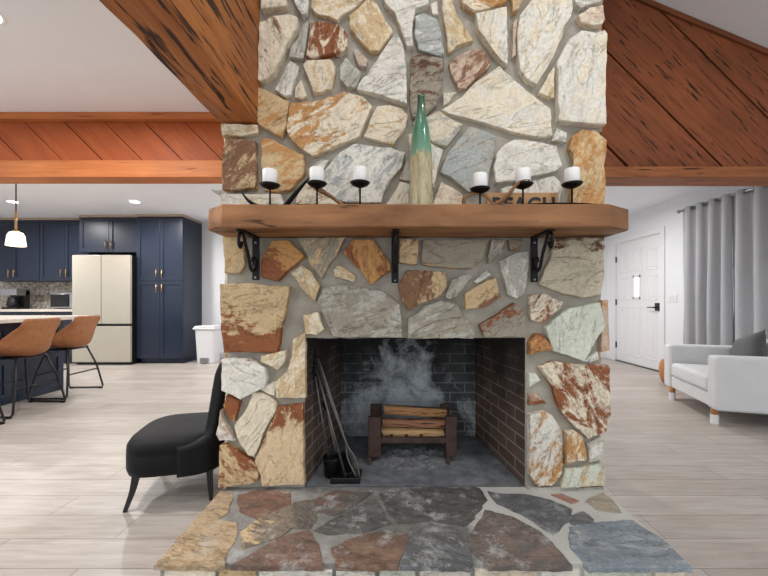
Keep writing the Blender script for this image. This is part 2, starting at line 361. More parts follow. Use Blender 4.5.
# ------------------------------------------------------------------ stones
CR=(232,220,196); WH=(228,224,213); GY=(184,181,170); BL=(176,180,176); TN=(210,184,142); OR=(196,146,92); RU=(144,88,56)
BR=(138,102,76); DK=(104,72,54); PK=(206,182,162); GN=(212,216,200); LG=(158,150,134)
STONES = [
 ([(260,-22),(286,-20),(288,10),(263,12.5)],CR,GY,-.05,80),
 ([(289,-18),(312,-18),(309,0),(310,10),(308,17),(303,19),(297,9)],BL,WH,0,60),
 ([(316,-20),(370,-20),(366,1),(354,10),(340,19),(337,22),(316,15),(311,10)],TN,CR,.03,20),
 ([(349,17),(369,2),(377,7),(383,19),(391,31),(392,36),(379,53),(370,54),(361,43),(350,31)],TN,CR,-.02,125),
 ([(260.5,26),(274,20),(290,18),(299,21),(298,33),(287,52),(279.5,69),(274,78),(264,85),(260,84)],CR,BR,-.09,110,(-1,.5,.22)),
 ([(291,50),(297,43),(304,26),(310,23),(307,43),(304,61),(290,59)],GY,WH,-.05,80),
 ([(312,26),(321,24),(340,28),(349,38),(347,53),(337,57),(310,61.5),(307,60)],RU,CR,-.03,85),
 ([(276,92),(291,62.5),(300,68.5),(292,97),(286,99)],WH,GY,-.1,60),
 ([(296,89),(302,81),(307,97),(302,100),(295,98)],CR,GY,-.1,60),
 ([(304,67),(308,63),(332,62),(336,70),(332,91),(314,95)],CR,TN,-.04,95),
 ([(340,69),(346,60),(354,68),(362.5,75),(356,90),(347,89),(340,82)],GY,GN,-.02,50),
 ([(353,52),(357,49),(368,62),(366,69),(359,67)],GY,PK,0,40),
 ([(395.5,36),(402.5,47),(406,69),(407,107),(385,99),(357,92),(357,89),(375,66)],WH,BL,-.04,15),
 ([(380,-20),(430,-20),(428.5,0),(429,8),(415.5,12),(412,29.5),(413,48.6),(407,49),(401,33),(394,16),(384,5)],WH,(170,120,100),-.12,10),
 ([(430,5),(437,2),(438,17),(432,16.5)],WH,CR,0,90),
 ([(415.5,19),(423,16.5),(437,22.5),(441,35),(443,57),(439,60),(418,53),(415,40)],BL,WH,-.06,5),
 ([(411,60),(418,55.5),(442,61),(443,73),(441,88),(436,108),(425,118),(412,120),(409,100)],LG,DK,-.02,20,(0,.6,.08)),
 ([(441,-14),(450,-14),(452.5,5),(456,17),(472.5,43),(461,46),(448,55),(445,35),(442,15)],TN,CR,0,120),
 ([(458,-16),(506,-16),(505,6),(487,13),(472.5,15),(461,7)],OR,CR,.0,10),
 ([(508,-14),(527,-10),(517,13),(511,16)],TN,OR,-.05,70),
 ([(474,17),(505,10),(506,21),(506,69),(500,65),(491,54),(477,33)],WH,CR,0,80),
 ([(512.5,24),(517,19),(515,40),(515,57),(511.5,59)],PK,GY,0,90),
 ([(448,65),(463,54),(480,49),(491,64),(487,71),(465,90),(458,90),(451,76)],PK,BR,.02,45),
 ([(443,94),(456,93),(448,104),(443,107)],CR,GY,0,0),
 ([(441,111),(460,100),(474,85),(498.5,68),(514,83),(531.5,97),(549,111),(551,137),(538.5,139),(507,132),(469,120),(448,115)],CR,WH,.0,15),
 ([(518.5,19),(530.6,2),(540,-20),(569,-18),(571.5,10),(569,19),(562,31),(561,38),(552,59),(535,87),(527,83),(518.5,73),(516,54),(516,35)],CR,WH,.03,60),
 ([(573,-14),(604,-16),(602,3.5),(589.6,7),(579,11),(572,3)],WH,GY,0,0),
 ([(576.6,18),(588,9.5),(602,7),(603.5,21),(600,26),(591.4,28.6),(579,26)],PK,CR,.0,5),
 ([(555,64),(567,42),(579,34),(593,35.6),(602,33),(604.4,37),(603.5,69),(603,127),(580,126),(556,123)],WH,CR,-.02,75,(1,0,.1)),
 ([(537.6,94),(552,69),(553,100),(547,98)],CR,TN,0,60),
 ([(551,142),(556,128.6),(567,133),(565,143)],WH,GY,0,20),
 ([(570,138),(580.7,130.5),(594,131.5),(605.5,141),(604.5,157),(602,167),(604.5,182),(601.7,206),(569,206),(569,192),(567,172.6),(575,163),(568,150)],OR,TN,0,70),
 ([(495,156),(503,146),(513,141),(524,141),(540,144),(555,148),(558,157),(560,167),(554,173),(536,177),(515,181),(494,184),(493,170)],WH,OR,-.15,10,(0,1,.22)),
 ([(500,190),(520,184),(552,178),(560,186),(556,206),(500,208)],WH,GY,-.05,85),
 ([(440,173.5),(446,157),(451,150),(469,128),(481,131.5),(495,138),(493,151.5),(489,176),(487,188),(468,193.5),(454.6,182)],BL,GY,0,20),
 ([(413,124),(430,117),(439,113),(462,127),(447,148),(433.6,144),(418,132)],CR,GY,0,20),
 ([(408,137),(418,135),(433,147),(442,152),(436,176),(433,189),(420,194),(412,165)],CR,WH,0,70),
 ([(432,206),(434.6,199),(441,182),(462,195),(462,207)],CR,PK,0,30),
 ([(386,206),(400,184),(409,186),(409,206)],WH,CR,0,50),
 ([(399,180),(406.6,160),(410,163),(411,182)],GY,PK,0,60),
 ([(363.5,137),(377,107.6),(390,107.6),(401.6,110.5),(408,118),(405.5,128.6),(394,146),(382.5,143)],TN,CR,.06,5),
 ([(288,130),(291.6,106),(314,104),(324.6,102),(343.7,94),(363,99),(373,108),(366,121.5),(359,139),(342,146),(314,158),(300,149),(290,139)],CR,OR,.0,30,(-1,.4,.12)),
 ([(258.6,88.5),(290,104),(288,128.5),(283,139),(262,128.5),(258.6,123)],TN,OR,-.04,30),
 ([(262,139),(272,140),(304,157),(305.6,174.5),(291,191.6),(278,193.5),(265.6,191.6),(262,165)],OR,TN,0,15),
 ([(226,143),(236,140),(257,142),(258,190),(243.6,191.6),(225,191.6),(224,165)],BR,TN,-.02,50),
 ([(224,127),(260,127),(259,135),(243.6,138),(225,138)],CR,TN,0,0),
 ([(223,195.5),(282,195.5),(285.6,206),(223,206)],WH,CR,0,0),
 ([(321.5,188),(325,172.5),(340.5,155),(354,146),(373,148),(390,150),(405.5,155),(401.6,169),(390,182),(380.6,204),(344,203),(330,197)],WH,BL,-.02,45,(1,0,-.02)),
 ([(297,205),(300,192),(309,184),(318,190),(330,197),(340,206)],CR,BR,-.03,30),
 ([(308,170),(322,160),(330,161),(322,172),(311,182)],GY,WH,0,40),
 # below the mantel
 ([(224,232),(243.6,232),(246.5,264),(240,274),(226,273)],TN,OR,-.05,60),
 ([(262,261.5),(274,241),(291,241),(305.6,257),(295,266),(279,281.5),(262,277)],OR,RU,-.02,155,(-.6,-.8,.28)),
 ([(292,273),(303,265),(312,272),(321,286),(316,301),(308,294),(300,284)],TN,CR,0,125),
 ([(222,284),(253,283.5),(291,287),(288.5,304.5),(283,325.5),(279,351.5),(255,352),(226,351.6),(223,330)],TN,RU,-.03,5,(0,-1,.34)),
 ([(299,238),(346,238),(338,255),(329,266),(322,279),(312,268),(307,255)],LG,TN,-.04,60),
 ([(343.5,253),(353,240),(373,240),(390,262.5),(391,270),(371,284.5),(359.7,270)],OR,RU,.0,100),
 ([(334,270),(338.6,265),(356,276),(355,282.5),(335,277)],TN,CR,0,150),
 ([(318.6,300.6),(325,286),(348,285),(382.6,291),(399.7,304.5),(402.6,337),(334,337),(326,320)],LG,GY,.0,10),
 ([(304,315),(319,312),(325,329),(318,335),(306,334)],TN,CR,0,90),
 ([(399,240),(418,240),(418.6,245),(416.7,265),(399,263)],TN,BR,0,60),
 ([(398,285),(407.4,270),(446,272),(446,287),(438.6,297),(421.5,303.5),(409,311),(400,297)],BR,TN,-.02,80,(1,0,.15)),
 ([(422.4,240),(488,240),(482.6,257),(472,269),(448,268),(421.5,265)],LG,OR,-.12,170,(.1,-1,.16)),
 ([(445,297),(451,279.7),(467,273),(471,277),(456,297),(448,299.7)],GY,LG,0,60),
 ([(491,240),(503.6,240),(502.6,251),(488,264),(487,256)],GY,LG,0,60),
 ([(507.4,240),(522,240),(519,251),(509,251)],LG,BR,0,0),
 ([(498,261.5),(513,253),(526.5,251),(528,268),(522.6,295),(515,299),(507.4,295),(503.6,281.6)],GY,WH,-.03,80),
 ([(464.4,293),(486.4,280),(495,278),(499.8,297),(484.5,307),(473,308),(464,310)],TN,BR,-.05,35,(.5,-.8,.16)),
 ([(473,282),(486,270),(491,275),(477,284)],GY,WH,0,35),
 ([(408,318),(425,306),(440,300),(455,303),(462,315),(470,322),(474,335),(472,338),(407,338)],LG,GY,.0,25),
 ([(478,325),(513,303),(524,311),(525,337),(484,337)],LG,RU,-.06,35,(-.5,.8,.26)),
 ([(551,238),(602,238),(602,278),(598,295),(580,298),(560,293),(538,284),(543,270),(550,258)],(200,190,166),DK,-.16,5,(0,1,.34)),
 ([(529,295),(543.6,294),(562,301.6),(559,308),(541.7,323.6),(530,320),(528.4,308)],CR,RU,-.02,40),
 ([(543.6,327.4),(551,320),(566.6,308),(597,302),(602,325),(593,339),(581,361),(551,350)],GN,TN,-.13,80),
 ([(600,300),(606.5,300),(607.5,350),(600,352)],PK,OR,-.03,90),
 ([(528,342),(534,333.6),(540,334),(552,348.4),(528,354)],OR,RU,.03,20),
 ([(528,373.4),(535.6,373),(540,380),(528,386.7)],WH,GN,0,0),
 ([(528,394),(535.6,394),(546.6,403),(528,404.7)],RU,PK,-.04,10),
 ([(582,361),(596.6,351),(598,359),(590,362)],WH,GY,0,30),
 ([(537,366.4),(554,361),(582.5,364),(608,365),(607.5,387.5),(608.5,414),(606.5,421),(604,430),(587,438),(571.6,425),(557.5,408),(549.7,384)],CR,RU,.03,125),
 ([(528,414),(543.4,410),(551,414),(560.6,431.6),(561,472),(551,484.7),(537,484.7),(528,473.8)],WH,OR,-.03,65,(.4,-.5,.08)),
 ([(564.5,431.6),(571.6,429),(581,434.7),(585,452),(584,459),(574.7,459),(564,463.6)],OR,CR,.0,80),
 ([(586.4,444),(600,436),(600,457),(587,460)],WH,GY,-.03,50),
 ([(565,467.5),(598,463),(604,467.5),(603,484),(559,484.7)],GN,TN,-.04,70),
 ([(527,486),(603,486),(603,489),(527,489)],GY,LG,0,0),
 # left pier
 ([(263,355),(287,350),(286,361),(279,369),(262,361)],CR,TN,0,20),
 ([(294,339),(306,332),(306.5,397),(277.6,397),(276,381),(287,372),(293,356)],TN,CR,.0,60),
 ([(223,359),(235.4,357),(251,358),(266.7,367),(269,378),(266,386),(243,398),(224,389)],WH,OR,-.13,170),
 ([(260.4,388),(275,381),(276,395),(270,394)],CR,WH,0,0),
 ([(227.6,395),(241,400),(238.6,412.5),(235.4,420.6),(229,414),(225,404)],RU,OR,-.03,70),
 ([(235.4,425),(245,413),(254,392),(263.6,392),(277,400),(277.6,410),(271,419),(263.6,436),(255,455),(249.5,453.4),(238.6,436)],CR,(150,110,76),-.15,55),
 ([(279,406),(304,403),(305,483),(263.6,484.7),(262,474),(255.8,459.7),(263.6,441),(271,424)],(222,198,160),RU,-.10,80,(0,1,.22)),
 ([(221,444),(229,442.5),(259,464),(261,477),(252.6,481.6),(220,485.5)],TN,RU,.0,140),
 ([(223,408),(229,424),(237,439),(222,439),(219,432)],PK,WH,0,0),
]
FLAGS = [
 ([(157,563),(197,519),(210,518),(234,524),(235.7,533),(224.7,553),(223,564)],(182,160,130),(160,136,104),.0,20),
 ([(197,515),(221,491),(232,494),(228,511),(219,517)],(176,154,124),(156,134,108),0,20),
 ([(239,496),(259,491),(288,491),(289,503.7),(257.5,518),(241,509)],(128,96,80),(110,90,80),0,10),
 ([(244,531),(259,519),(289.5,505.5),(294,525.6),(280,535),(245,547)],(132,120,104),TN,-.10,25,(-1,-.3,.2)),
 ([(234,564),(280,539),(308,530),(315,544),(322,564)],(128,102,90),(110,94,84),-.02,20),
 ([(294,504),(314.6,500),(316.5,516.5),(311,527),(295,526)],(116,106,96),(98,90,84),0,40),
 ([(318,498),(334.7,491),(371,493),(345.6,509),(334.7,514),(319,511)],(104,96,88),(120,84,70),-.05,20),
 ([(316.5,529),(353,508),(375,500),(382,511),(389,523),(362,531),(331,533)],(88,86,84),(110,106,102),-.03,20),
 ([(333,547.5),(367.5,534),(404,533),(407.6,540),(396.7,564),(338,564)],(124,94,78),(148,118,94),-.02,5),
 ([(380,493),(425,488),(478,488),(485,500),(470,520),(462,525),(430,519),(400,523),(390,510)],(92,90,86),(70,70,68),-.02,20),
 ([(412,536),(430,524),(455,528),(467,545),(471,564),(401,564),(408,545)],(104,106,108),(150,154,156),-.04,30),
 ([(486.6,511),(512,518),(537.6,531),(550,542),(569,564),(490,564),(474,551),(469,538)],(128,112,104),(102,98,94),-.02,170),
 ([(489,491),(501,494),(527,495),(550,500),(569.5,509),(568,519),(552,533),(527,516),(499,503.7)],(100,102,104),(128,132,134),-.02,160),
 ([(571.5,527),(593,523),(632,521),(667,540.5),(688,566),(590,566),(571.5,546.4)],(130,140,148),(156,164,170),-.03,10),
 ([(587,501.5),(602.7,492),(616,505),(619,511),(600,510)],(170,160,142),(150,146,138),0,20),
 ([(571.5,516),(583,512),(591,519),(589,523),(572,523)],(120,122,124),(104,106,108),0,20),
 ([(553,495),(562,494),(577,500),(570,502)],(168,120,104),(150,130,120),0,20),
]
def dense(poly, step, jit, seed):
    out = []; n = len(poly)
    for i in range(n):
        a, b = Vector(poly[i]), Vector(poly[(i+1) % n]); d = b-a; k = max(1, int(d.length/step))
        nr = Vector((d.y, -d.x)).normalized() if d.length else Vector((0,0))
        for j in range(k):
            p = a+d*(j/k)
            w = noise.noise(Vector((p.x*22, p.y*22, seed)))*jit + noise.noise(Vector((p.x*70, p.y*70, seed+9)))*jit*.6
            out.append(p+nr*w)
    return out
def area2(poly): return sum(poly[i][0]*poly[(i+1) % len(poly)][1]-poly[(i+1) % len(poly)][0]*poly[i][1] for i in range(len(poly)))
def add_stone(bm, lay, poly, fn, thick, ca, cb, bias, ang, grad=None, inset=.006, jit=.006, mi=0, sd=None, tilt=.006):
    """poly: metric 2D outline on the wall plane; fn(u, v, h) -> 3D with h out of the wall"""
    seed = random.random()*50 if sd is None else sd
    if area2(poly) < 0: poly = poly[::-1]
    pts = dense(poly, .022, jit, seed); n = len(pts)
    c = sum((Vector(p) for p in pts), Vector((0,0)))/n
    R = max((p-c).length for p in pts)
    tu, tv = random.uniform(-tilt, tilt)/max(R,.05), random.uniform(-tilt, tilt)/max(R,.05)
    ls = [bm.verts.layers.float_color[k] for k in ('ca','cb','pp')]
    sr = random.random(); A, B = lin(ca), lin(cb)
    rings = []
    for k, (ins, h) in enumerate(((0, 0), (0, thick*.86), (inset*.5, thick), (inset*3.5, thick*1.02))):
        ring = []
        for p in pts:
            d = p-c; q = c + d*max(.25, 1-ins/max(d.length, 1e-4))
            hh = 0 if k == 0 else h + (q.x-c.x)*tu + (q.y-c.y)*tv + noise.noise(Vector((q.x*14, q.y*14, seed)))*thick*.10
            v = bm.verts.new(fn(q.x, q.y, hh))
            bi = bias
            if grad: bi += grad[2]*((q.x-c.x)/R*grad[0] + (q.y-c.y)/R*grad[1])
            v[ls[0]] = A; v[ls[1]] = B; v[ls[2]] = (.5+bi, (ang % 180)/180.0, sr, 1)
            ring.append(v)
        rings.append(ring)
    for a, b in zip(rings, rings[1:]):
        for i in range(n):
            try:
                f = bm.faces.new((a[i], a[(i+1) % n], b[(i+1) % n], b[i])); f.material_index = mi
            except ValueError: pass
    try:
        f = bm.faces.new(rings[-1]); f.material_index = mi
        bmesh.ops.triangulate(bm, faces=[f])
    except ValueError: pass
def stone_bm():
    bm = bmesh.new()
    for k in ('ca','cb','pp'): bm.verts.layers.float_color.new(k)
    return bm
def grid_stones(bm, u0, u1, v0, v1, cell, fn, thick):
    nu, nv = max(1, round((u1-u0)/cell)), max(1, round((v1-v0)/cell)); P = {}
    for i in range(nu+1):
        for j in range(nv+1):
            a = u0+(u1-u0)*i/nu; b = v0+(v1-v0)*j/nv
            if 0 < i < nu: a += random.uniform(-.3, .3)*cell
            if 0 < j < nv: b += random.uniform(-.3, .3)*cell
            P[i, j] = Vector((a, b))
    pal = [(CR,WH),(TN,OR),(WH,GY),(OR,CR),(BL,GY),(TN,CR),(BR,TN),(GY,CR)]
    for i in range(nu):
        for j in range(nv):
            q = [P[i,j], P[i+1,j], P[i+1,j+1], P[i,j+1]]; c = sum(q, Vector((0,0)))/4
            q = [c+(p-c)*(1-.012/max((p-c).length,.02)) for p in q]
            a, b = random.choice(pal)
            add_stone(bm, None, q, fn, thick, a, b, random.uniform(-.1,.05), random.uniform(0,180))

D = 1.78                                          # distance of the chimney face
XL, XR = -.845, 1.085
HZ = .10                                          # hearth height
OX0, OX1, OZ = -.437, .693, .862                  # fire opening
fp = thing('fireplace', 'floor-to-ceiling fieldstone fireplace with a raised flagstone hearth and an open brick firebox', 'fireplace', (.12, 1.8, 0))
bm = stone_bm()
for s in STONES:
    poly = [Vector(((x-CX)*D/F, EYE+(CY-y)*D/F)) for x, y in s[0]]
    big = abs(area2(poly)) > .012
    add_stone(bm, None, poly, lambda u, v, h: (u, D+.014-h, v), (.036+random.uniform(-.006,.008) if big else .026),
              s[1], s[2], s[3], s[4], s[5] if len(s) > 5 else None, jit=.005 if big else .003)
grid_stones(bm, XL, XR, 2.70, 3.5, .24, lambda u, v, h: (u, D+.014-h, v), .03)
grid_stones(bm, D+.03, 2.72, .02, 3.0, .22, lambda u, v, h: (XL+.006-h, u, v), .022)
grid_stones(bm, D+.03, 2.72, .02, 3.0, .22, lambda u, v, h: (XR-.006+h, u, v), .022)
# thin slab jutting out of the left flank above the mantel
nv0 = len(bm.verts)
prism(bm, [(-.955,1.640),(-.80,1.636),(-.80,1.585),(-.88,1.603)], lambda p, k: (p[0], 1.86+.16*k, p[1]), 0)
bm.verts.ensure_lookup_table(); lys = [bm.verts.layers.float_color[k] for k in ('ca','cb','pp')]
for v in bm.verts[nv0:]: v[lys[0]] = lin(GY); v[lys[1]] = lin(LG); v[lys[2]] = (.5,.1,.3,1)
bmesh.ops.recalc_face_normals(bm, faces=bm.faces[:])
stones = obj('stone_facing', bm, M['stone'], fp)
bm = nb()
box(bm, XL+.012, OX0, D+.012, 2.74, 0, OZ); box(bm, OX1, XR-.012, D+.012, 2.74, 0, OZ)
box(bm, XL+.012, XR-.012, D+.012, 2.74, OZ, 4.3); box(bm, OX0-.01, OX1+.01, 2.66, 2.74, 0, OZ+.01)
obj('mortar_core', bm, M['mortar'], fp)
# hearth
bm = stone_bm()
for s in FLAGS:
    poly = []
    for x, y in s[0]:
        p = onz(x, y, HZ); poly.append(Vector((p.x, p.y)))
    cc = sum(poly, Vector((0,0)))/len(poly)
    poly = [p+(p-cc).normalized()*.011 for p in poly]
    poly = [Vector((min(max(p.x, XL-.005), XR+.005), min(max(p.y, 1.245), 1.79))) for p in poly]
    add_stone(bm, None, poly, lambda u, v, h: (u, v, HZ-.020+h), .020, s[1], s[2], s[3], s[4], s[5] if len(s) > 5 else None, inset=.004, jit=.008, tilt=.002)
x = XL+.02
while x < XR-.1:
    w = random.uniform(.14, .3); x1 = min(x+w, XR-.01)
    a, b = random.choice([(CR,WH),(GN,CR),(TN,CR),(WH,GY)])
    add_stone(bm, None, [Vector((x+.006,.004)), Vector((x1-.006,.004)), Vector((x1-.008,.074)), Vector((x+.008,.076))],
              lambda u, v, h: (u, 1.278-h, v), .012, a, b, -.05, 10, jit=.003)
    x = x1
bmesh.ops.recalc_face_normals(bm, faces=bm.faces[:])
hs = obj('flagstone_paving', bm, M['flag'], fp)
bm = nb(); box(bm, XL+.006, XR-.006, 1.276, 1.80, 0, HZ-.004, .004)
obj('hearth_base', bm, M['hearth_mortar'], fp)
# firebox: brick back, splayed sides, floor and throat
bm = bmesh.new(); uvl = bm.loops.layers.uv.new('UVMap')
BX0, BX1, BY = -.345, .60, 2.46
def quad(pts, uvs, mi):
    f = bm.faces.new([bm.verts.new(p) for p in pts]); f.material_index = mi
    for l, uv in zip(f.loops, uvs): l[uvl].uv = uv
ZT = 1.25
quad([(BX0,BY,HZ),(BX1,BY,HZ),(BX1,BY-.0,ZT),(BX0,BY,ZT)], [(BX0,HZ),(BX1,HZ),(BX1,ZT),(BX0,ZT)], 0)
for X0, X1 in ((OX0, BX0), (OX1, BX1)):
    ln = math.hypot(X1-X0, BY-D)
    quad([(X0,D+.018,HZ),(X1,BY,HZ),(X1,BY,ZT),(X0,D+.018,ZT)], [(0,HZ),(ln,HZ),(ln,ZT),(0,ZT)], 1)
quad([(OX0,1.796,HZ-.002),(OX1,1.796,HZ-.002),(BX1,BY,HZ-.002),(BX0,BY,HZ-.002)], [(OX0,.0),(OX1,.0),(BX1,.15),(BX0,.15)], 2)
quad([(OX0,D+.1,ZT-.01),(OX1,D+.1,ZT-.01),(BX1,BY,ZT-.01),(BX0,BY,ZT-.01)], [(0,1),(1,1),(1,1.3),(0,1.3)], 0)
quad([(OX0,D+.055,OZ-.01),(OX1,D+.055,OZ-.01),(OX1,D+.055,ZT),(OX0,D+.055,ZT)], [(0,1),(1,1),(1,1.3),(0,1.3)], 0)
obj('firebox', bm, [M['brick_back'], M['brick_side'], M['fire_floor']], fp)

# ------------------------------------------------------------------ mantel and brackets
MT, MB = 1.473, 1.371
mant = thing('mantel_shelf', 'thick rough wooden mantel beam with chamfered ends on black scroll brackets', 'mantel', (.13, 1.65, MB))
bm = bmesh.new()
outl = [(-.83,D-.004),(-.83,1.60),(-.735,1.525),(.962,1.525),(1.09,1.60),(1.09,D-.004)]
def densel(o, step=.06):
    r = []
    for i in range(len(o)):
        a, b = Vector(o[i]), Vector(o[(i+1) % len(o)]); k = max(1, int((b-a).length/step))
        r += [a+(b-a)*(j/k) for j in range(k)]
    return r
ol = densel(outl); rings = []
for z, s in ((MB,.0),(MB,.0),(MB+.006,.0),(MB+.03,.0),(MB+.06,0),(MT-.02,.0),(MT-.005,.0),(MT,.0)):
    ring = []
    for p in ol:
        w = noise.noise(Vector((p.x*5, p.y*5, z*9)))*.006
        ins = .006 if z in (MB, MT) else 0
        yy = p.y + (w+ins if p.y < 1.7 else 0); xx = p.x*(1-ins*.8) + (.0 if p.y > 1.7 else w*.6)
        ring.append(bm.verts.new((xx, yy, z + noise.noise(Vector((p.x*3, 7, z*40)))*.004)))
    rings.append(ring)
rings = rings[1:]; n = len(ol)
for a, b in zip(rings, rings[1:]):
    for i in range(n): bm.faces.new((a[i], a[(i+1) % n], b[(i+1) % n], b[i]))
bm.faces.new(rings[0][::-1]); bm.faces.new(rings[-1])
bmesh.ops.recalc_face_normals(bm, faces=bm.faces[:])
obj('beam', bm, M['mantel'], mant)
for bx, zb in ((-.67, 1.155), (.025, 1.14), (.72, 1.145)):
    bm = nb()
    box(bm, bx-.018, bx+.018, D-.036, D-.026, zb, MB-.002, .003)
    box(bm, bx-.016, bx+.016, 1.56, D-.03, MB-.010, MB-.001, .002)
    S = [(1.585,1.318),(1.578,1.300),(1.566,1.290),(1.552,1.305),(1.552,1.335),(1.572,1.358),(1.597,1.352),(1.622,1.312),(1.648,1.276),(1.668,1.235),(1.682,1.208),(1.705,1.196),(1.730,1.208),(1.738,1.238),(1.726,1.262),(1.708,1.258),(1.704,1.240)]
    tube(bm, catmull([(bx, y, z) for y, z in S], 4), .0075, 8)
    br = obj('bracket', bm, M['iron'], mant)
    for z in (zb+.012, zb+.10, MB-.03):
        bm = nb(); bmesh.ops.create_uvsphere(bm, u_segments=10, v_segments=6, radius=.006, matrix=Matrix.Translation((bx, D-.037, z)))
        obj('screw', bm, M['steel'], br)

# ------------------------------------------------------------------ things on the mantel
def candle_thing():
    t = thing('pillar_candle', '', 'candle', group=None)
    bm = nb(); lathe(bm, [(.030,0),(.0335,.003),(.0335,.068),(.031,.073),(.006,.072)], seg=28); obj('wax', bm, M['candle'], t, True)
    bm = nb(); tube(bm, [(0,0,.070),(.001,0,.078),(.003,0,.084)], .0012, 6); obj('wick', bm, M['wick'], t, True)
    return t
cups_l = [(270,186),(317,184.5),(360,184)]; cups_r = [(480,190),(523,185.5),(572,185)]
CYY = 1.63
def dish_bm(p):
    b = nb(); lathe(b, [(.004,p.z-.016),(.02,p.z-.013),(.038,p.z-.004),(.047,p.z+.006),(.0455,p.z+.007),(.036,p.z+.001),(.004,p.z)], p.x, p.y, 28); return b
cand0 = candle_thing(); used = [0]
def candelabra(label, cups, arms, base_pts, clabels):
    c = at(cups[1][0], cups[1][1], CYY)
    t = thing('candelabra', label, 'candle holder', (c.x, c.y, MT))
    bm = nb(); tube(bm, catmull(base_pts, 5), [.006,.022,.026,.022,.006], 10, flat=.16, up=(0,0,1)); obj('base', bm, M['iron'], t)
    for (px, py), lab in zip(cups, clabels):
        p = at(px, py, CYY)
        d = obj('dish', dish_bm(p), M['iron'], t)
        bm = nb(); tube(bm, [(p.x, p.y, MT+.004), (p.x, p.y, p.z-.012)], .0045, 8); obj('stem', bm, M['iron'], t)
        if used[0] == 0: cand0.location = (p.x, p.y, p.z+.001); cand0['label'] = lab; cand0['group'] = 'pillar candles on the mantel'; used[0] = 1
        else: dup(cand0, (p.x, p.y, p.z+.001), random.uniform(0,6), lab, 'pillar candles on the mantel')
    for pts, r, m in arms:
        bm = nb(); tube(bm, catmull(pts, 6), r, 10, flat=.55); obj('arm', bm, M[m], t)
A = lambda px, py, Y=1.635: tuple(at(px, py, Y))
zb = MT+.010
candelabra('dark iron three-cup candle holder with horn-like arms left of the tall bottle', cups_l,
  [([A(240,190),A(250,202),(at(266,0,1.635).x,1.65,zb),(at(282,0,1.635).x,1.655,zb+.012),A(296,193,1.655),A(309,178,1.66)], [.004,.011,.012,.013,.012,.004], 'iron'),
   ([A(310,184,1.655),A(318,190,1.655),A(330,196,1.65),(at(345,0,1.64).x,1.64,zb+.01),(at(356,0,1.64).x,1.63,zb)], [.007,.011,.011,.010,.004], 'antler')],
  [(-.62,1.64,MT+.007),(-.48,1.63,MT+.006),(-.34,1.63,MT+.006),(-.2,1.63,MT+.006),(-.08,1.64,MT+.007)],
  ['white pillar candle at the far left end of the mantel','white pillar candle on the middle cup of the left candle holder','white pillar candle just left of the tall bottle'])
candelabra('dark iron three-cup candle holder with a curved horn arm right of the tall bottle', cups_r,
  [([A(464,208),A(464,199),A(469,194.5),A(479,193.5),A(489,199),(at(496,0,1.635).x,1.64,zb)], [.011,.010,.008,.009,.010,.008], 'antler'),
   ([(at(490,0,1.62).x,1.62,zb),A(499,203,1.61),A(508,195,1.60),A(516,185,1.60),A(523,181,1.60),A(530,180,1.60)], [.014,.014,.012,.009,.007,.003], 'antler')],
  [(.36,1.63,MT+.007),(.52,1.63,MT+.014),(.66,1.62,MT+.022),(.84,1.62,MT+.026),(1.0,1.62,MT+.022)],
  ['lowest white pillar candle, just right of the tall bottle','white pillar candle above the wooden BEACH sign','white pillar candle at the far right end of the mantel'])
bo = at(421, 0, 1.65)
bt = thing('glazed_bottle', 'tall slim ceramic bottle with green glaze dripping over a beige body', 'bottle', (bo.x, 1.65, MT))
bm = nb()
lathe(bm, [(.045,0),(.0535,.003),(.055,.02),(.0545,.10),(.053,.18),(.052,.24),(.0498,.285),(.0460,.335),(.0405,.38),(.0330,.412),(.0265,.438),(.0215,.465),(.0190,.495),(.0178,.525),(.019,.530),(.0195,.542),(.017,.545),(.013,.543),(.012,.50)], seg=36)
obj('body', bm, M['glaze'], bt, True)
sg = thing('wooden_sign', 'small wooden BEACH sign leaning behind the right candle holder', 'sign', (.65, 1.725, MT))
bm = nb(); box(bm, .475, .826, 1.716, 1.736, MT, 1.582, .003); obj('board', bm, M['sign'], sg)
cu = bpy.data.curves.new('letters', 'FONT'); cu.body = 'BEACH'; cu.size = .092; cu.offset = .003; cu.extrude = .002; cu.align_x = 'CENTER'; cu.space_character = 1.12
to = bpy.data.objects.new('tmp_text', cu); C.objects.link(to); bpy.context.view_layer.update()
me = bpy.data.meshes.new_from_object(to.evaluated_get(bpy.context.evaluated_depsgraph_get()))
bpy.data.objects.remove(to); bm = bmesh.new(); bm.from_mesh(me)
for f in bm.faces: f.material_index = 0
xform(bm, Matrix.Translation((.655, 1.7145, MT+.020)) @ Matrix.Rotation(PI/2, 4, 'X'))
obj('lettering', bm, M['black'], sg)

# ------------------------------------------------------------------ firebox contents
g = thing('fire_grate', 'rusty steel fire grate with square uprights holding split logs in the firebox', 'grate', (.13, 2.1, HZ))
def gx(px, Y): return (px-CX)*Y/F
GY0, GY1 = 2.06, 2.30
x0, x1 = gx(368,GY0), gx(381,GY0); x2, x3 = gx(446,GY0), gx(457,GY0)
ztop = at(0,417,GY0).z
for a, b in ((x0,x1),(x2,x3)):
    for y in (GY0, GY1):
        bm = nb(); box(bm, a, b, y, y+.03, HZ+.03, ztop, .004); box(bm, a, a+.02, y-.03, y+.07, HZ, HZ+.04, .004); obj('upright', bm, M['rustbar'], g)
zc = at(0,441,GY0).z
for y in (GY0+.005, GY1+.005):
    bm = nb(); box(bm, x1-.005, x2+.005, y, y+.022, zc-.017, zc+.017, .003); obj('crossbar', bm, M['rustbar'], g)
for x in (.0, .09, .18):
    bm = nb(); box(bm, x, x+.018, GY0+.02, GY1+.02, zc-.012, zc+.014, .003); obj('rail', bm, M['rustbar'], g)
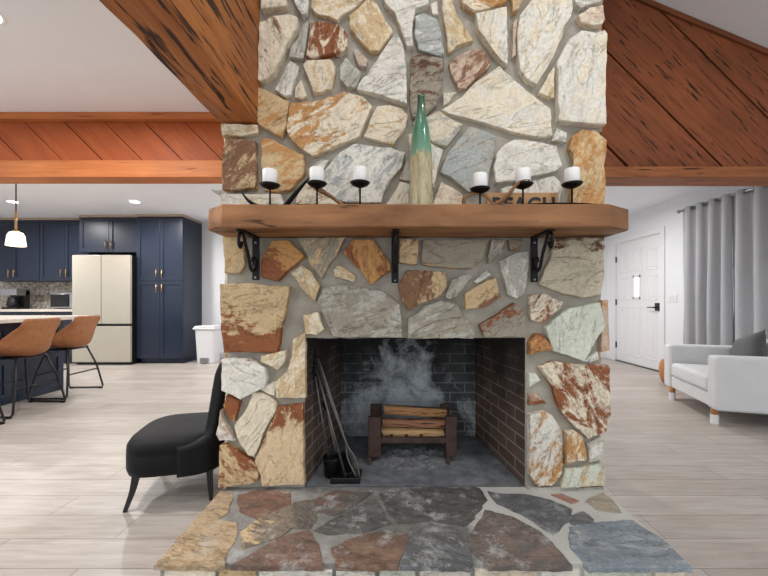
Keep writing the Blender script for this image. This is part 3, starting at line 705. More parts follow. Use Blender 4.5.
def log(px0, py0, px1, py1, Y, r, lab, squash=.62, face='log'):
    a, b = at(px0, py0, Y), at(px1, py1, Y); d = b-a; ln = d.length
    bm = bmesh.new(); n = 16; rings = []; sd = random.random()*30
    for i in range(9):
        t = i/8; ring = []
        for k in range(n):
            an = 2*PI*k/n
            rr = r*(1+.16*noise.noise(Vector((math.cos(an)*2, math.sin(an)*2+sd, t*1.5))))
            y, z = math.cos(an)*rr, math.sin(an)*rr*squash
            if y < -.35*r: y = -.35*r + (y+.35*r)*.35       # split face towards the room
            if z < -.4*r: z = -.4*r
            ring.append(bm.verts.new((t*ln + .01*noise.noise(Vector((an, sd, t)))*(i in (0,8)), y, z)))
        rings.append(ring)
    for p, q in zip(rings, rings[1:]):
        for k in range(n):
            f = bm.faces.new((p[k], p[(k+1) % n], q[(k+1) % n], q[k]))
            an = 2*PI*(k+.5)/n
            f.material_index = 1 if math.cos(an) > -.15 else 0
    bm.faces.new(rings[0]); bm.faces.new(rings[-1])
    bmesh.ops.recalc_face_normals(bm, faces=bm.faces[:])
    xform(bm, Matrix.Rotation(-math.asin(d.z/ln), 4, 'Y'))
    o = obj('firewood_log', bm, [M[face], M['bark']]); o.location = a
    tag(o, lab, 'log', 'split logs on the fire grate')
log(382, 433.0, 444, 434.0, 2.16, .050, 'pale split log at the bottom of the fire grate', .60, 'log_pale')
log(382, 423.0, 445, 424.0, 2.17, .048, 'reddish split log in the middle of the stack on the grate', .60, 'log_red')
log(384, 409.5, 446, 413.5, 2.21, .052, 'dark-topped split log lying on top of the stack', .58)
bm = bmesh.new(); nx, ny = 40, 20; V = {}
for i in range(nx+1):
    for j in range(ny+1):
        x = -.12+.5*i/nx; y = 1.97+.36*j/ny
        e = max(0, 1-((x-.13)/.25)**2-((y-2.15)/.18)**2)
        V[i,j] = bm.verts.new((x, y, HZ-.003+(e**.5)*(.018+.022*noise.noise(Vector((x*18,y*18,3)))+.012*noise.noise(Vector((x*60,y*60,5))))))
for i in range(nx):
    for j in range(ny): bm.faces.new((V[i,j],V[i+1,j],V[i+1,j+1],V[i,j+1]))
o = obj('ash_bed', bm, M['ash']); o['kind'] = 'stuff'; tag(o, 'grey ash scattered under the fire grate', 'ash')
# fire tools leaning in the left corner
def rod(name, lab, p0, p1, r, extra):
    a, b = at(*p0), at(*p1); t = thing(name, lab, 'fire tool', tuple(b), group='fire tools in the left corner')
    bm = nb(); tube(bm, [a, b], r, 8); obj('shaft', bm, M['toolsteel'], t)
    extra(t, a, b); return t
def ring_handle(t, a, b):
    d = (a-b).normalized(); bm = nb()
    tube(bm, [a, a+d*.05], .011, 10); obj('handle', bm, M['iron'], t)
def poker_end(t, a, b):
    ring_handle(t, a, b); d = (b-a).normalized(); bm = nb()
    tube(bm, catmull([b-d*.04, b-d*.02+Vector((.012,-.005,0)), b+Vector((.03,-.01,.03))], 4), .006, 8); obj('hook', bm, M['iron'], t)
def shovel_end(t, a, b):
    ring_handle(t, a, b); bm = nb(); box(bm, -.036,.036,-.004,.004,-.11,0,.003)
    box(bm, -.036,-.031,-.004,.02,-.11,0,.002); box(bm, .031,.036,-.004,.02,-.11,0,.002)
    d = (b-a).normalized()
    xform(bm, Matrix.Translation(b+Vector((0,0,.11))) @ Matrix.Rotation(.12,4,'X') @ Matrix.Rotation(-.25,4,'Y')); obj('pan', bm, M['iron'], t)
def tongs_end(t, a, b):
    ring_handle(t, a, b); d = (b-a)
    q = a+d*.72; s = Vector((.022,0,0))
    bm = nb(); tube(bm, catmull([a+Vector((.012,0,0)), a+d*.5+Vector((.008,-.004,0)), q+Vector((.004,-.004,0)), q+d*.12+s, b+s*.5], 5), .005, 8)
    tube(bm, catmull([q, q+d*.12-s*.8, b-s*.3], 5), .005, 8); obj('jaw', bm, M['toolsteel'], t)
def brush_end(t, a, b):
    ring_handle(t, a, b); bm = nb(); lathe(bm, [(.008,0),(.016,-.02),(.026,-.07),(.024,-.075)], b.x, b.y, 12)
    bmesh.ops.translate(bm, vec=(0,0,b.z), verts=bm.verts[:]); obj('brush_head', bm, M['black'], t)
rod('fire_tongs', 'black iron fire tongs, the rightmost tool leaning in the firebox corner', (316,358,1.93), (358,478,1.86), .006, tongs_end)
rod('fire_poker', 'black iron poker leaning beside the tongs with its hook on the tray', (315,364,1.92), (346,478,1.85), .006, poker_end)
rod('hearth_brush', 'black handled hearth brush standing in the small iron pot', (315,376,1.91), (330,466,1.90), .005, brush_end)
rod('ash_shovel', 'black iron ash shovel behind the poker and tongs', (326,410,2.0), (341,472,1.94), .005, shovel_end)
pt = onz(331, 480, HZ)
po = thing('iron_pot', 'small black iron pot on the firebox floor by the left brick wall', 'pot', (pt.x, pt.y+.05, HZ))
bm = nb(); lathe(bm, [(.036,0),(.042,.004),(.05,.09),(.054,.105),(.050,.106),(.046,.09),(.038,.012),(.004,.010)], seg=24); obj('bowl', bm, M['iron'], po, True)
bm = nb(); tube(bm, catmull([(-.052,0,.1),(-.04,-.03,.112),(0,-.056,.104),(.04,-.03,.112),(.052,0,.1)], 5), .003, 6); obj('bail_handle', bm, M['iron'], po, True)
p = onz(346, 482, HZ)
bm = nb(); box(bm, p.x-.08, p.x+.075, p.y-.02, p.y+.12, HZ+.0, HZ+.012, .003); box(bm, p.x-.08, p.x+.075, p.y-.02, p.y-.012, HZ, HZ+.03, .003)
tag(obj('tool_tray', bm, M['black']), 'flat black metal tray on the firebox floor under the fire tools', 'tray')

# ------------------------------------------------------------------ room shell
WX = 4.0; CZ = 2.5; BYW = 6.45; LX = -7.6; HY = 2.7
bm = nb(); box(bm, LX-.2, WX+.2, -3.2, BYW+.2, -.06, 0); struct('floor', bm, M['floor'])
bm = nb(); box(bm, LX-.1, WX+.1, BYW, BYW+.1, 0, CZ+.1); struct('wall_back', bm, M['white_wall'])
bm = nb(); box(bm, LX-.1, LX, .6, BYW, 0, CZ+.1); struct('wall_left', bm, M['white_wall'])
WY0, WY1, WZ0, WZ1 = 3.15, 4.5, .85, 2.1
DY0, DY1, DZ = 5.165, 6.20, 2.06
bm = nb()
def wr(y0, y1, z0, z1): box(bm, WX, WX+.12, y0, y1, z0, z1)
wr(.3, WY0, 0, 2.75); wr(WY0, WY1, 0, WZ0); wr(WY0, WY1, WZ1, 2.75); wr(WY1, DY0, 0, 2.75); wr(DY0, DY1, DZ, 2.75); wr(DY1, BYW+.1, 0, 2.75)
struct('wall_right', bm, M['white_wall'])
bm = nb(); box(bm, LX, WX, HY+.1, BYW, CZ, CZ+.08); box(bm, LX, -.80, -3.2, HY+.1, CZ, CZ+.08); struct('ceiling', bm, M['white_ceil'])
# vaulted ceiling over the hearth side: rises from the right wall towards the ridge
sl = .42; zr = 2.56
bm = bmesh.new()
xr = -.8
prism(bm, [(WX+.1, zr-.042), (WX+.1, zr+.06), (xr, zr+.10+sl*(WX-xr)), (xr, zr+sl*(WX-xr))], lambda p, k: (p[0], -3.2+(HY+.2+3.2)*k, p[1])); struct('ceiling_vault', bm, M['white_ceil'])
bm = nb(); box(bm, -.86, -.80, -3.2, HY+.2, CZ+.08, zr+.12+sl*(WX+.8)); struct('wall_upper_left', bm, M['white_wall'])
bm = nb(); prism(bm, [(-.8, CZ), (WX, CZ), (WX, zr), (-.8, zr+sl*(WX+.8))], lambda p, k: (p[0], HY+.14+.06*k, p[1])); struct('wall_gable', bm, M['white_wall'])
# baseboards
bm = nb(); box(bm, WX-.014, WX, .3, DY0-.1, 0, .11, .003); box(bm, WX-.014, WX, DY1+.1, BYW, 0, .11, .003); struct('baseboard_right', bm, M['white_trim'])
bm = nb(); box(bm, -3.5, WX, BYW-.014, BYW, 0, .11, .003); struct('baseboard_back', bm, M['white_trim'])
# window behind the curtains
bm = nb()
for a in ((WY0,WY0+.05,WZ0,WZ1),(WY1-.05,WY1,WZ0,WZ1),(WY0,WY1,WZ0,WZ0+.05),(WY0,WY1,WZ1-.05,WZ1),(WY0,WY1,1.45,1.49),((WY0+WY1)/2-.02,(WY0+WY1)/2+.02,WZ0,WZ1)):
    box(bm, WX+.02, WX+.08, *a, .004)
w1 = struct('window_1', bm, M['white_trim'])
bm = nb(); box(bm, WX+.045, WX+.052, WY0+.03, WY1-.03, WZ0+.03, WZ1-.03); obj('pane', bm, M['glass'], w1)
bm = nb()
for a in ((WY0-.08,WY0,WZ0-.08,WZ1+.08),(WY1,WY1+.08,WZ0-.08,WZ1+.08),(WY0,WY1,WZ0-.08,WZ0),(WY0,WY1,WZ1,WZ1+.08)): box(bm, WX-.018, WX, *a, .003)
struct('trim_1', bm, M['white_trim'])
# front door
bm = nb(); box(bm, WX+.012, WX+.055, DY0+.006, DY1-.006, .012, DZ-.006, .002)
d1 = struct('door_1', bm, M['white_trim'])
yc = (DY0+DY1)/2
cols = [(DY0+.09, DY0+.31), (yc-.105, yc+.105), (DY1-.31, DY1-.09)]
for i, (y0, y1) in enumerate(cols):
    for j, (z0, z1) in enumerate(((.14,.95),(1.06,1.45),(1.53,1.86))):
        if i == 1 and j == 1:
            bm = nb(); box(bm, WX+.004, WX+.02, y0+.045, y1-.045, 1.12, 1.43, .002); obj('door_glass', bm, M['doorlite'], d1)
            bm = nb()
            for a in ((y0+.015,y0+.05,1.08,1.47),(y1-.05,y1-.015,1.08,1.47),(y0+.015,y1-.015,1.08,1.12),(y0+.015,y1-.015,1.43,1.47)): box(bm, WX+.0, WX+.02, *a, .003)
            obj('glass_frame', bm, M['white_trim'], d1); continue
        bm = nb(); rise = (.05 if i == 1 else 0) if j == 2 else 0
        for a in ((y0,y0+.018,z0,z1+rise),(y1-.018,y1,z0,z1+rise),(y0,y1,z0,z0+.018),(y0,y1,z1+rise-.018,z1+rise)): box(bm, WX+.007, WX+.016, *a, .004)
        box(bm, WX+.008, WX+.016, y0+.045, y1-.045, z0+.045, z1+rise-.045, .006)
        obj('panel', bm, M['white_trim'], d1)
hp = Vector((WX, DY0+.075, 1.0))
bm = nb(); box(bm, WX-.012, WX+.014, hp.y-.035, hp.y+.035, .905, 1.02, .004); lp = obj('lock_plate', bm, M['black'], d1)
bm = nb(); tube(bm, [(WX-.005,hp.y,.955),(WX-.05,hp.y,.955)], .011, 10); tube(bm, [(WX-.05,hp.y-.01,.955),(WX-.05,hp.y+.13,.955)], .009, 10); obj('lever_handle', bm, M['black'], lp)
for z in (.28, 1.03, 1.78):
    bm = nb(); box(bm, WX-.008, WX+.016, DY1-.012, DY1+.01, z-.05, z+.05, .003); obj('hinge', bm, M['black'], d1)
bm = nb(); box(bm, WX-.02, WX+.06, DY0, DY1, 0, .014, .002); obj('threshold', bm, M['black'], d1)
bm = nb()
for a in ((DY0-.08,DY0,0,DZ+.08),(DY1,DY1+.08,0,DZ+.08),(DY0,DY1,DZ,DZ+.08)): box(bm, WX-.02, WX+.0, *a, .003)
box(bm, WX-.001, WX+.012, DY0, DY1, DZ-.012, DZ, .001)
struct('trim_2', bm, M['white_trim'])
# switch plate
sw = thing('light_switch', 'white triple rocker light switch plate on the wall beside the front door', 'switch', (WX, 4.95, 1.09))
bm = nb(); box(bm, WX-.007, WX-.0005, 4.87, 5.03, 1.03, 1.15, .003); obj('plate', bm, M['white_trim'], sw)
for k in range(3):
    bm = nb(); box(bm, WX-.011, WX-.006, 4.885+.047*k, 4.885+.047*k+.032, 1.057, 1.123, .002); obj('rocker', bm, M['white_trim'], sw)

# ------------------------------------------------------------------ timber headers and beam
def clip(poly, nx, ny, c):                      # keep nx*x+ny*y <= c
    out = []; n = len(poly)
    for i in range(n):
        a, b = poly[i], poly[(i+1) % n]; da, db = nx*a[0]+ny*a[1]-c, nx*b[0]+ny*b[1]-c
        if da <= 0: out.append(a)
        if da*db < 0:
            t = da/(da-db); out.append((a[0]+(b[0]-a[0])*t, a[1]+(b[1]-a[1])*t))
    return out
def boards(bm, poly, s0, pitch, y0, y1, gap=.012, mi=0):
    """boards running down to the right at 45 degrees; seams where x+z = s0 + k*pitch"""
    lo = min(p[0]+p[1] for p in poly); hi = max(p[0]+p[1] for p in poly)
    k = math.floor((lo-s0)/pitch)
    while s0+k*pitch < hi:
        q = clip(clip(poly, 1, 1, s0+(k+1)*pitch-gap), -1, -1, -(s0+k*pitch+gap)); k += 1
        if len(q) > 2:
            dy = random.uniform(0, .008)
            prism(bm, q, lambda p, kk: (p[0], (y1 if kk == 0 else y0+dy), p[1]), mi)
ha = thing('board_header', 'orange timber header with narrow diagonal boards above the kitchen opening', 'header', (-4.2, HY+.1, 1.99))
bm = nb(); box(bm, LX, XL, HY, HY+.16, 2.006, 2.138, .005); obj('beam', bm, M['header_beam'], ha)
bm = bmesh.new(); zb0 = 2.138; ZC = CZ-.0
boards(bm, [(LX,zb0-.02),(XL-.0,zb0-.02),(XL,CZ-.002),(LX,CZ-.002)], gx(222,HY+.03)+at(0,160,HY+.03).z, .312, HY+.03, HY+.055, .004)
obj('diagonal_boards', bm, M['board_l'], ha)
bm = nb(); box(bm, LX, XL, HY+.052, HY+.13, 2.10, CZ-.002); obj('backing', bm, M['gap'], ha)
bm = nb(); box(bm, LX, XL, HY-.02, HY+.03, 2.446, CZ-.001, .004); obj('top_trim', bm, M['header_beam'], ha)
hb = thing('board_header', 'dark rough timber gable header with wide diagonal boards right of the chimney', 'header', (2.5, HY+.1, 1.99))
bm = nb(); box(bm, XR-.01, WX, HY, HY+.22, 2.006, 2.09, .006); obj('beam', bm, M['header_beam_r'], hb)
def zv(x): return zr+sl*(WX-x)
bm = bmesh.new()
boards(bm, [(XR-.01,2.08),(WX,2.08),(WX,zv(WX)-.004),(XR-.01,zv(XR-.01)-.004)], gx(722,HY+.03)+at(0,166,HY+.03).z, .735, HY+.03, HY+.06, .011)
obj('diagonal_boards', bm, M['board_r'], hb)
bm = bmesh.new(); prism(bm, [(XR-.01,2.05),(WX,2.05),(WX,zv(WX)-.006),(XR-.01,zv(XR-.01)-.006)], lambda p, k: (p[0], HY+.058+.07*k, p[1])); obj('backing', bm, M['gap'], hb)
bm = bmesh.new(); prism(bm, [(XR-.01,zv(XR-.01)-.045),(WX,zv(WX)-.045),(WX,zv(WX)-.003),(XR-.01,zv(XR-.01)-.003)], lambda p, k: (p[0], HY+.012+.03*k, p[1])); obj('sloping_trim', bm, M['slope_trim'], hb)
bm = bmesh.new(); n = 40; rings = []
prof = [(-.845,1.945),(-.665,1.945),(-.665,2.15),(-.665,2.40),(-.665,2.75),(-.845,2.75),(-.845,2.40),(-.845,2.15)]
for i in range(n+1):
    y = -3.0+(D+.004+3.0)*i/n
    rings.append([bm.verts.new((x-(.022*min(1.2, D-y) if x < -.8 else 0)+.010*noise.noise(Vector((x*4+z,y*5,1)))+.004*noise.noise(Vector((z*9,y*22,2))), y, z+.010*noise.noise(Vector((x*3,y*5,z*3+8)))+.005*noise.noise(Vector((x*9,y*20,z))))) for x, z in prof])
for a, b in zip(rings, rings[1:]):
    for k in range(len(prof)): bm.faces.new((a[k], a[(k+1) % len(prof)], b[(k+1) % len(prof)], b[k]))
bm.faces.new(rings[0]); bm.faces.new(rings[-1]); bmesh.ops.recalc_face_normals(bm, faces=bm.faces[:])
tag(obj('ceiling_beam', bm, M['beam_y']), 'massive rough-sawn timber beam running overhead into the top left of the chimney', 'beam')

# ------------------------------------------------------------------ kitchen
def shaker(bm, x0, x1, z0, z1, y, rail=.06, th=.02):
    box(bm, x0, x1, y+.008, y+th, z0, z1)
    for a in ((x0,x0+rail,z0,z1),(x1-rail,x1,z0,z1),(x0+rail,x1-rail,z0,z0+rail),(x0+rail,x1-rail,z1-rail,z1)): box(bm, a[0], a[1], y-.004, y+.012, a[2], a[3], .002)
def pull(x, z, y, parent, h=.14):
    bm = nb(); tube(bm, [(x,y-.028,z-h/2),(x,y-.028,z+h/2)], .007, 8)
    for q in (-.35,.35): tube(bm, [(x,y-.028,z+q*h),(x,y+.002,z+q*h)], .005, 6)
    obj('handle', bm, M['brass'], parent)
def cabinet(name, lab, x0, x1, yf, yb, z0, z1, rows, pulls, toe=0, group=None):
    t = thing(name, lab, 'cabinet', ((x0+x1)/2, (yf+yb)/2, z0), group=group)
    bm = nb(); box(bm, x0, x1, yf+.021, yb, z0+toe, z1, .002)
    if toe: box(bm, x0+.02, x1-.02, yf+.07, yb, z0, z0+toe)
    obj('carcass', bm, M['navy'], t)
    xm = (x0+x1)/2
    for (a, b), pz in zip(rows, pulls):
        for x, y, hx in ((x0+.003, xm-.002, xm-.045), (xm+.002, x1-.003, xm+.045)):
            bm = nb(); shaker(bm, x, y, a+.003, b-.003, yf); d = obj('door', bm, M['navy'], t)
            if pz: pull(hx, pz, yf, d)
    return t
KB = BYW-.012
cabinet('pantry_cabinet', 'tall navy pantry cabinet at the right end of the kitchen run', -4.235, -3.46, 5.85, KB, 0, 2.46, [(.09,1.385),(1.385,2.45)], [1.26,1.50], .09)
cabinet('bridge_cabinet', 'short navy cabinet above the cream refrigerator', -5.24, -4.238, 5.90, KB, 1.87, 2.46, [(1.87,2.45)], [2.0])
cabinet('wall_cabinet', 'navy wall cabinet left of the refrigerator, above the small oven', -6.105, -5.243, 6.10, KB, 1.40, 2.46, [(1.40,2.45)], [1.53], group='navy wall cabinets')
cabinet('wall_cabinet', 'navy wall cabinet at the far left, above the coffee maker', -7.06, -6.108, 6.10, KB, 1.40, 2.46, [(1.40,2.45)], [1.53], group='navy wall cabinets')
cabinet('base_cabinet', 'navy base cabinet under the pale worktop left of the refrigerator', -6.20, -5.24, 5.85, KB, 0, .868, [(.10,.86)], [.75], .09, 'navy base cabinets')
cabinet('base_cabinet', 'navy base cabinet under the coffee maker at the far left', -7.16, -6.204, 5.85, KB, 0, .868, [(.10,.86)], [.75], .09, 'navy base cabinets')
bm = nb(); box(bm, -7.3, -5.215, 5.82, KB, .871, .91, .004)
tag(obj('worktop', bm, M['granite']), 'pale worktop along the back wall of the kitchen', 'worktop')
bm = nb(); box(bm, -7.5, -5.22, BYW-.011, BYW-.001, .912, 1.398)
struct('trim_3', bm, M['mosaic'])
bm = nb(); box(bm, -7.06, -5.245, 6.09, KB, 2.462, CZ-.002); box(bm, -5.243, -4.24, 5.89, KB, 2.462, CZ-.002); box(bm, -4.237, -3.45, 5.84, KB, 2.462, CZ-.002)
struct('trim_4', bm, M['crown'])
fr = thing('refrigerator', 'cream panelled french-door refrigerator between navy cabinets', 'refrigerator', (-4.72, 6.0, 0))
bm = nb(); box(bm, -5.20, -4.25, 5.768, 6.40, .03, 1.79, .004); box(bm, -5.18,-4.27,5.79,6.38,0,.03); obj('body', bm, M['black'], fr)
FY = 5.72
xm = gx(101, FY); zs = at(0,325,FY).z; ft = at(0,255,FY).z
for x0_, x1_, z0_, z1_ in ((-5.197,xm-.006,zs+.02,ft),(xm+.006,-4.25,zs+.02,ft)):
    bm = nb(); box(bm, x0_, x1_, FY, FY+.045, z0_, z1_, .004); obj('door', bm, M['fridge'], fr)
bm = nb(); box(bm, -5.197, -4.25, FY, FY+.045, .05, zs-.02, .004); obj('freezer_drawer', bm, M['fridge'], fr)
# coffee maker and small oven
cm = thing('coffee_maker', 'black and steel drip coffee maker on the back worktop', 'coffee maker', (gx(12,6.05), 6.1, .91))
def kx(px): return gx(px, 6.05)
bm = nb(); box(bm, kx(4), kx(20), 6.0, 6.22, .911, .945, .006); box(bm, kx(4), kx(20), 6.14, 6.22, .945, 1.24, .006); obj('body', bm, M['black'], cm)
bm = nb(); box(bm, kx(4), kx(20), 5.99, 6.22, 1.15, 1.265, .01); obj('brew_head', bm, M['steel'], cm)
bm = nb(); lathe(bm, [(.06,.947),(.075,.96),(.08,1.0),(.07,1.06),(.055,1.10),(.058,1.12),(.05,1.125)], kx(12), 6.06, 20); obj('carafe', bm, M['black'], cm)
ov = thing('toaster_oven', 'small steel and black toaster oven on the worktop beside the refrigerator', 'oven', (kx(61), 6.15, .91))
bm = nb(); box(bm, kx(50), kx(72.5), 6.05, 6.35, .925, 1.20, .008)
for a in (kx(52), kx(70)): box(bm, a, a+.03, 6.08, 6.3, .911, .93)
obj('body', bm, M['steel'], ov)
bm = nb(); box(bm, kx(51), kx(69), 6.038, 6.052, .95, 1.16, .004); ovd = obj('door', bm, M['black'], ov)
bm = nb(); tube(bm, [(kx(52),6.015,1.165),(kx(68),6.015,1.165)], .008, 8); box(bm, kx(53),kx(53)+.015,6.015,6.045,1.158,1.172); box(bm, kx(67),kx(67)+.015,6.015,6.045,1.158,1.172); obj('handle', bm, M['steel'], ovd)
# island
isl = thing('kitchen_island', 'navy kitchen island with a pale overhanging worktop beside the bar stools', 'island', (-4.4, 3.0, 0))
bm = nb(); box(bm, -5.0, -3.90, 1.85, 4.18, .0, .835, .003); obj('cabinet_body', bm, M['navy'], isl)
bm = nb(); y = 1.87
while y < 4.1:
    y1 = min(y+.575, 4.18)
    for a in ((y,y+.07,.0,.835),(y1-.07,y1,.0,.835),(y+.07,y1-.07,.0,.10),(y+.07,y1-.07,.75,.835),(y+.07,y1-.07,.40,.46)): box(bm, -3.899, -3.888, *a, .002)
    y = y1
obj('panelling', bm, M['navy'], isl)
bm = nb(); box(bm, -5.06, -3.67, 1.78, 4.26, .836, .876, .005); obj('worktop', bm, M['granite'], isl)
# bar stools
def stool():
    t = thing('bar_stool', '', 'stool', group='leather bar stools at the island')
    prof = catmull([(.20,0,.560),(.12,0,.555),(.0,0,.530),(-.10,0,.530),(-.175,0,.560),(-.205,0,.635),(-.222,0,.75),(-.238,0,.885)], 3)
    bm = bmesh.new(); nu = 18; rows = []; n = len(prof)
    for i, p in enumerate(prof):
        s = i/(n-1); w = .205+.03*math.sin(min(1, s*1.2)*PI); row = []
        if s > .8: w -= .03*(s-.8)/.2
        for k in range(nu+1):
            u = -1+2*k/nu; e = abs(u)**2.6
            side = math.sin(PI*min(1, max(0, (s-.08)/.85)))
            fx = p.x + e*(.02+.15*side*max(0, min(1, (s-.3)/.35)))
            fz = p.z + e*(.012+.105*side)
            if s > .92 : fz -= .018*abs(u)**6
            row.append(bm.verts.new((fx, u*w*(1-.05*e*side), fz)))
        rows.append(row)
    for a, b in zip(rows, rows[1:]):
        for k in range(nu): f = bm.faces.new((a[k], a[k+1], b[k+1], b[k])); f.smooth = True
    bmesh.ops.recalc_face_normals(bm, faces=bm.faces[:])
    obj('seat_shell', bm, M['leather'], t, True, [('SOLIDIFY', dict(thickness=.018, offset=0)), ('SUBSURF', dict(levels=1, render_levels=1))])
    for s in (-1, 1):
        bm = nb()
        path = [(.10,.13*s,.530),(.155,.19*s,.30),(.195,.245*s,.035),(.18,.25*s,.013),(0,.25*s,.012),(-.18,.25*s,.013),(-.20,.245*s,.035),(-.165,.195*s,.30),(-.10,.13*s,.530)]
        P2 = [Vector(path[0]),Vector(path[1])]+[Vector(q) for q in path[2:7]]+[Vector(path[7]),Vector(path[8])]
        tube(bm, P2, .0095, 8); 
        for x in (-.17, .17): box(bm, x-.02, x+.02, .25*s-.012, .25*s+.012, 0, .014, .003)
        obj('leg', bm, M['black'], t, True)
    for x, z in ((.165, .25), (-.17, .25)):
        bm = nb(); tube(bm, [(x,-.205,z),(x,.205,z)], .008, 8); obj('footrest', bm, M['black'], t, True)
    bm = nb(); box(bm, -.12, .13, -.14, .14, .508, .520, .004); obj('seat_plate', bm, M['black'], t, True)
    return t
st0 = stool(); st0.location = (-3.65, 3.965, 0); st0.rotation_euler.z = PI+.04
st0['label'] = 'tan leather bar stool farthest from us, in front of the refrigerator'
dup(st0, (-3.56, 3.375, 0), PI-.03, 'tan leather bar stool in the middle of the row at the island')
dup(st0, (-3.49, 2.74, 0), PI-.05, 'tan leather bar stool cut off by the left edge of the photo')
# trash bin
tb = at(208, 301, 5.98)
bn = thing('pedal_bin', 'white plastic pedal bin between the navy pantry and the chimney', 'bin', (tb.x, 6.0, 0))
bm = bmesh.new(); rings = []
for z, a, b in ((0,.140,.12),(.01,.145,.125),(.56,.175,.15),(.565,.175,.15)):
    rings.append([bm.verts.new((math.copysign(abs(math.cos(q))**.35, math.cos(q))*a, math.copysign(abs(math.sin(q))**.35, math.sin(q))*b, z)) for q in [2*PI*k/40 for k in range(40)]])
for a, b in zip(rings, rings[1:]):
    for k in range(40): bm.faces.new((a[k], a[(k+1) % 40], b[(k+1) % 40], b[k]))
bm.faces.new(rings[0][::-1]); bm.faces.new(rings[-1]); obj('bucket', bm, M['bin'], bn, True)
bm = nb(); box(bm, -.19, .19, -.165, .165, .567, .605, .016); box(bm, -.175,.175,-.15,.15,.60,.630,.016); obj('lid', bm, M['bin'], bn, True)
bm = nb(); box(bm, -.07, .07, -.15, -.10, .03, .10, .004); box(bm, -.055, .055, -.19, -.14, .025, .04, .003); obj('pedal', bm, M['steel'], bn, True)
# pendant lamp
pp = at(16, 238, 3.92)
pd = thing('pendant_lamp', 'small glowing frosted pendant lamp on a brass stem above the island', 'lamp', (pp.x, 3.92, CZ))
bm = nb(); tube(bm, [(pp.x,3.92,CZ),(pp.x,3.92,2.05)], .006, 8); obj('cord', bm, M['black'], pd)
bm = nb(); tube(bm, [(pp.x,3.92,2.06),(pp.x,3.92,1.83)], .011, 10); lathe(bm, [(.004,1.845),(.03,1.84),(.034,1.822),(.03,1.82)], pp.x, 3.92, 20); obj('stem', bm, M['brass'], pd)
bm = nb(); lathe(bm, [(.03,1.825),(.056,1.815),(.072,1.78),(.085,1.67),(.08,1.665),(.004,1.667)], pp.x, 3.92, 28); obj('glass_shade', bm, M['pend'], pd)
bm = nb(); lathe(bm, [(.06,CZ-.02),(.06,CZ-.001)], pp.x, 3.92, 24); obj('canopy', bm, M['brass'], pd)

# ------------------------------------------------------------------ recessed lights
def can(x, y, lab, power):
    t = thing('recessed_light', lab, 'light', (x, y, CZ), group='recessed ceiling lights')
    bm = nb()
    tmp = bmesh.new(); seg = 32
    r0 = [tmp.verts.new((x+.060*math.cos(2*PI*k/seg), y+.060*math.sin(2*PI*k/seg), CZ-.004)) for k in range(seg)]
    r1 = [tmp.verts.new((x+.082*math.cos(2*PI*k/seg), y+.082*math.sin(2*PI*k/seg), CZ-.001)) for k in range(seg)]
    r2 = [tmp.verts.new((x+.060*math.cos(2*PI*k/seg), y+.060*math.sin(2*PI*k/seg), CZ-.0005)) for k in range(seg)]
    for a, b in ((r0,r1),(r2,r0)):
        for k in range(seg): tmp.faces.new((a[k], a[(k+1) % seg], b[(k+1) % seg], b[k]))
    merge(bm, tmp); obj('trim_ring', bm, M['white_trim'], t)
    bm = nb(); lathe(bm, [(.059,CZ-.006),(.059,CZ-.001)], x, y, 28); obj('lens', bm, M['lamp'], t)
    ld = bpy.data.lights.new('downlight', 'AREA'); ld.shape = 'DISK'; ld.size = .15; ld.energy = power; ld.color = (1,.985,.965); ld.spread = PI*.95
    lo = bpy.data.objects.new('downlight_glow', ld); C.objects.link(lo); lo.parent = t; lo.location = (0,0,-.012)
KP = 30
can(-3.72, 5.1, 'recessed ceiling light in front of the navy pantry', KP)
can(-5.5, 5.1, 'recessed ceiling light at far left behind the pendant', KP)
can(-2.04, 1.76, 'recessed ceiling light in the front room, at the upper left edge', KP)
can(-1.9, 4.6, 'added unseen ceiling light behind the chimney on the left', KP)  # this and the following cans: unseen fixtures added to brighten the rooms
can(.4, 4.6, 'added unseen ceiling light behind the chimney', KP)
can(2.6, 4.9, 'added unseen ceiling light near the front door behind the header', KP)
can(-4.2, 1.2, 'added unseen ceiling light over the front end of the island', KP)
can(-3.0, -.6, 'added unseen ceiling light behind the viewer on the left', KP)
can(-6.3, 3.2, 'added unseen ceiling light at the left side of the kitchen', KP)

def added_vault_can(x, y, lab, power):  # added unseen lamps, placed overhead to throw shade under the mantel
    z = zr+sl*(WX-x)-.012; a = math.atan(sl)
    t = thing('recessed_light', lab, 'light', (x, y, z), group='recessed ceiling lights')
    bm = nb(); lathe(bm, [(.10,-.004),(.10,.002)], 0, 0, 28); xform(bm, Matrix.Rotation(a, 4, 'Y')); obj('trim_ring', bm, M['white_trim'], t, True)
    bm = nb(); lathe(bm, [(.078,-.008),(.078,-.004)], 0, 0, 28); xform(bm, Matrix.Rotation(a, 4, 'Y')); obj('lens', bm, M['lamp'], t, True)
    ld = bpy.data.lights.new('downlight', 'AREA'); ld.shape = 'DISK'; ld.size = .3; ld.energy = power; ld.color = (1,.98,.95)
    lo = bpy.data.objects.new('downlight_glow', ld); C.objects.link(lo); lo.parent = t; lo.location = (0,0,-.03)
added_vault_can(-.1, .2, 'added unseen light in the vaulted ceiling left above the viewer', 25)
added_vault_can(1.6, .2, 'added unseen light in the vaulted ceiling right above the viewer', 25)

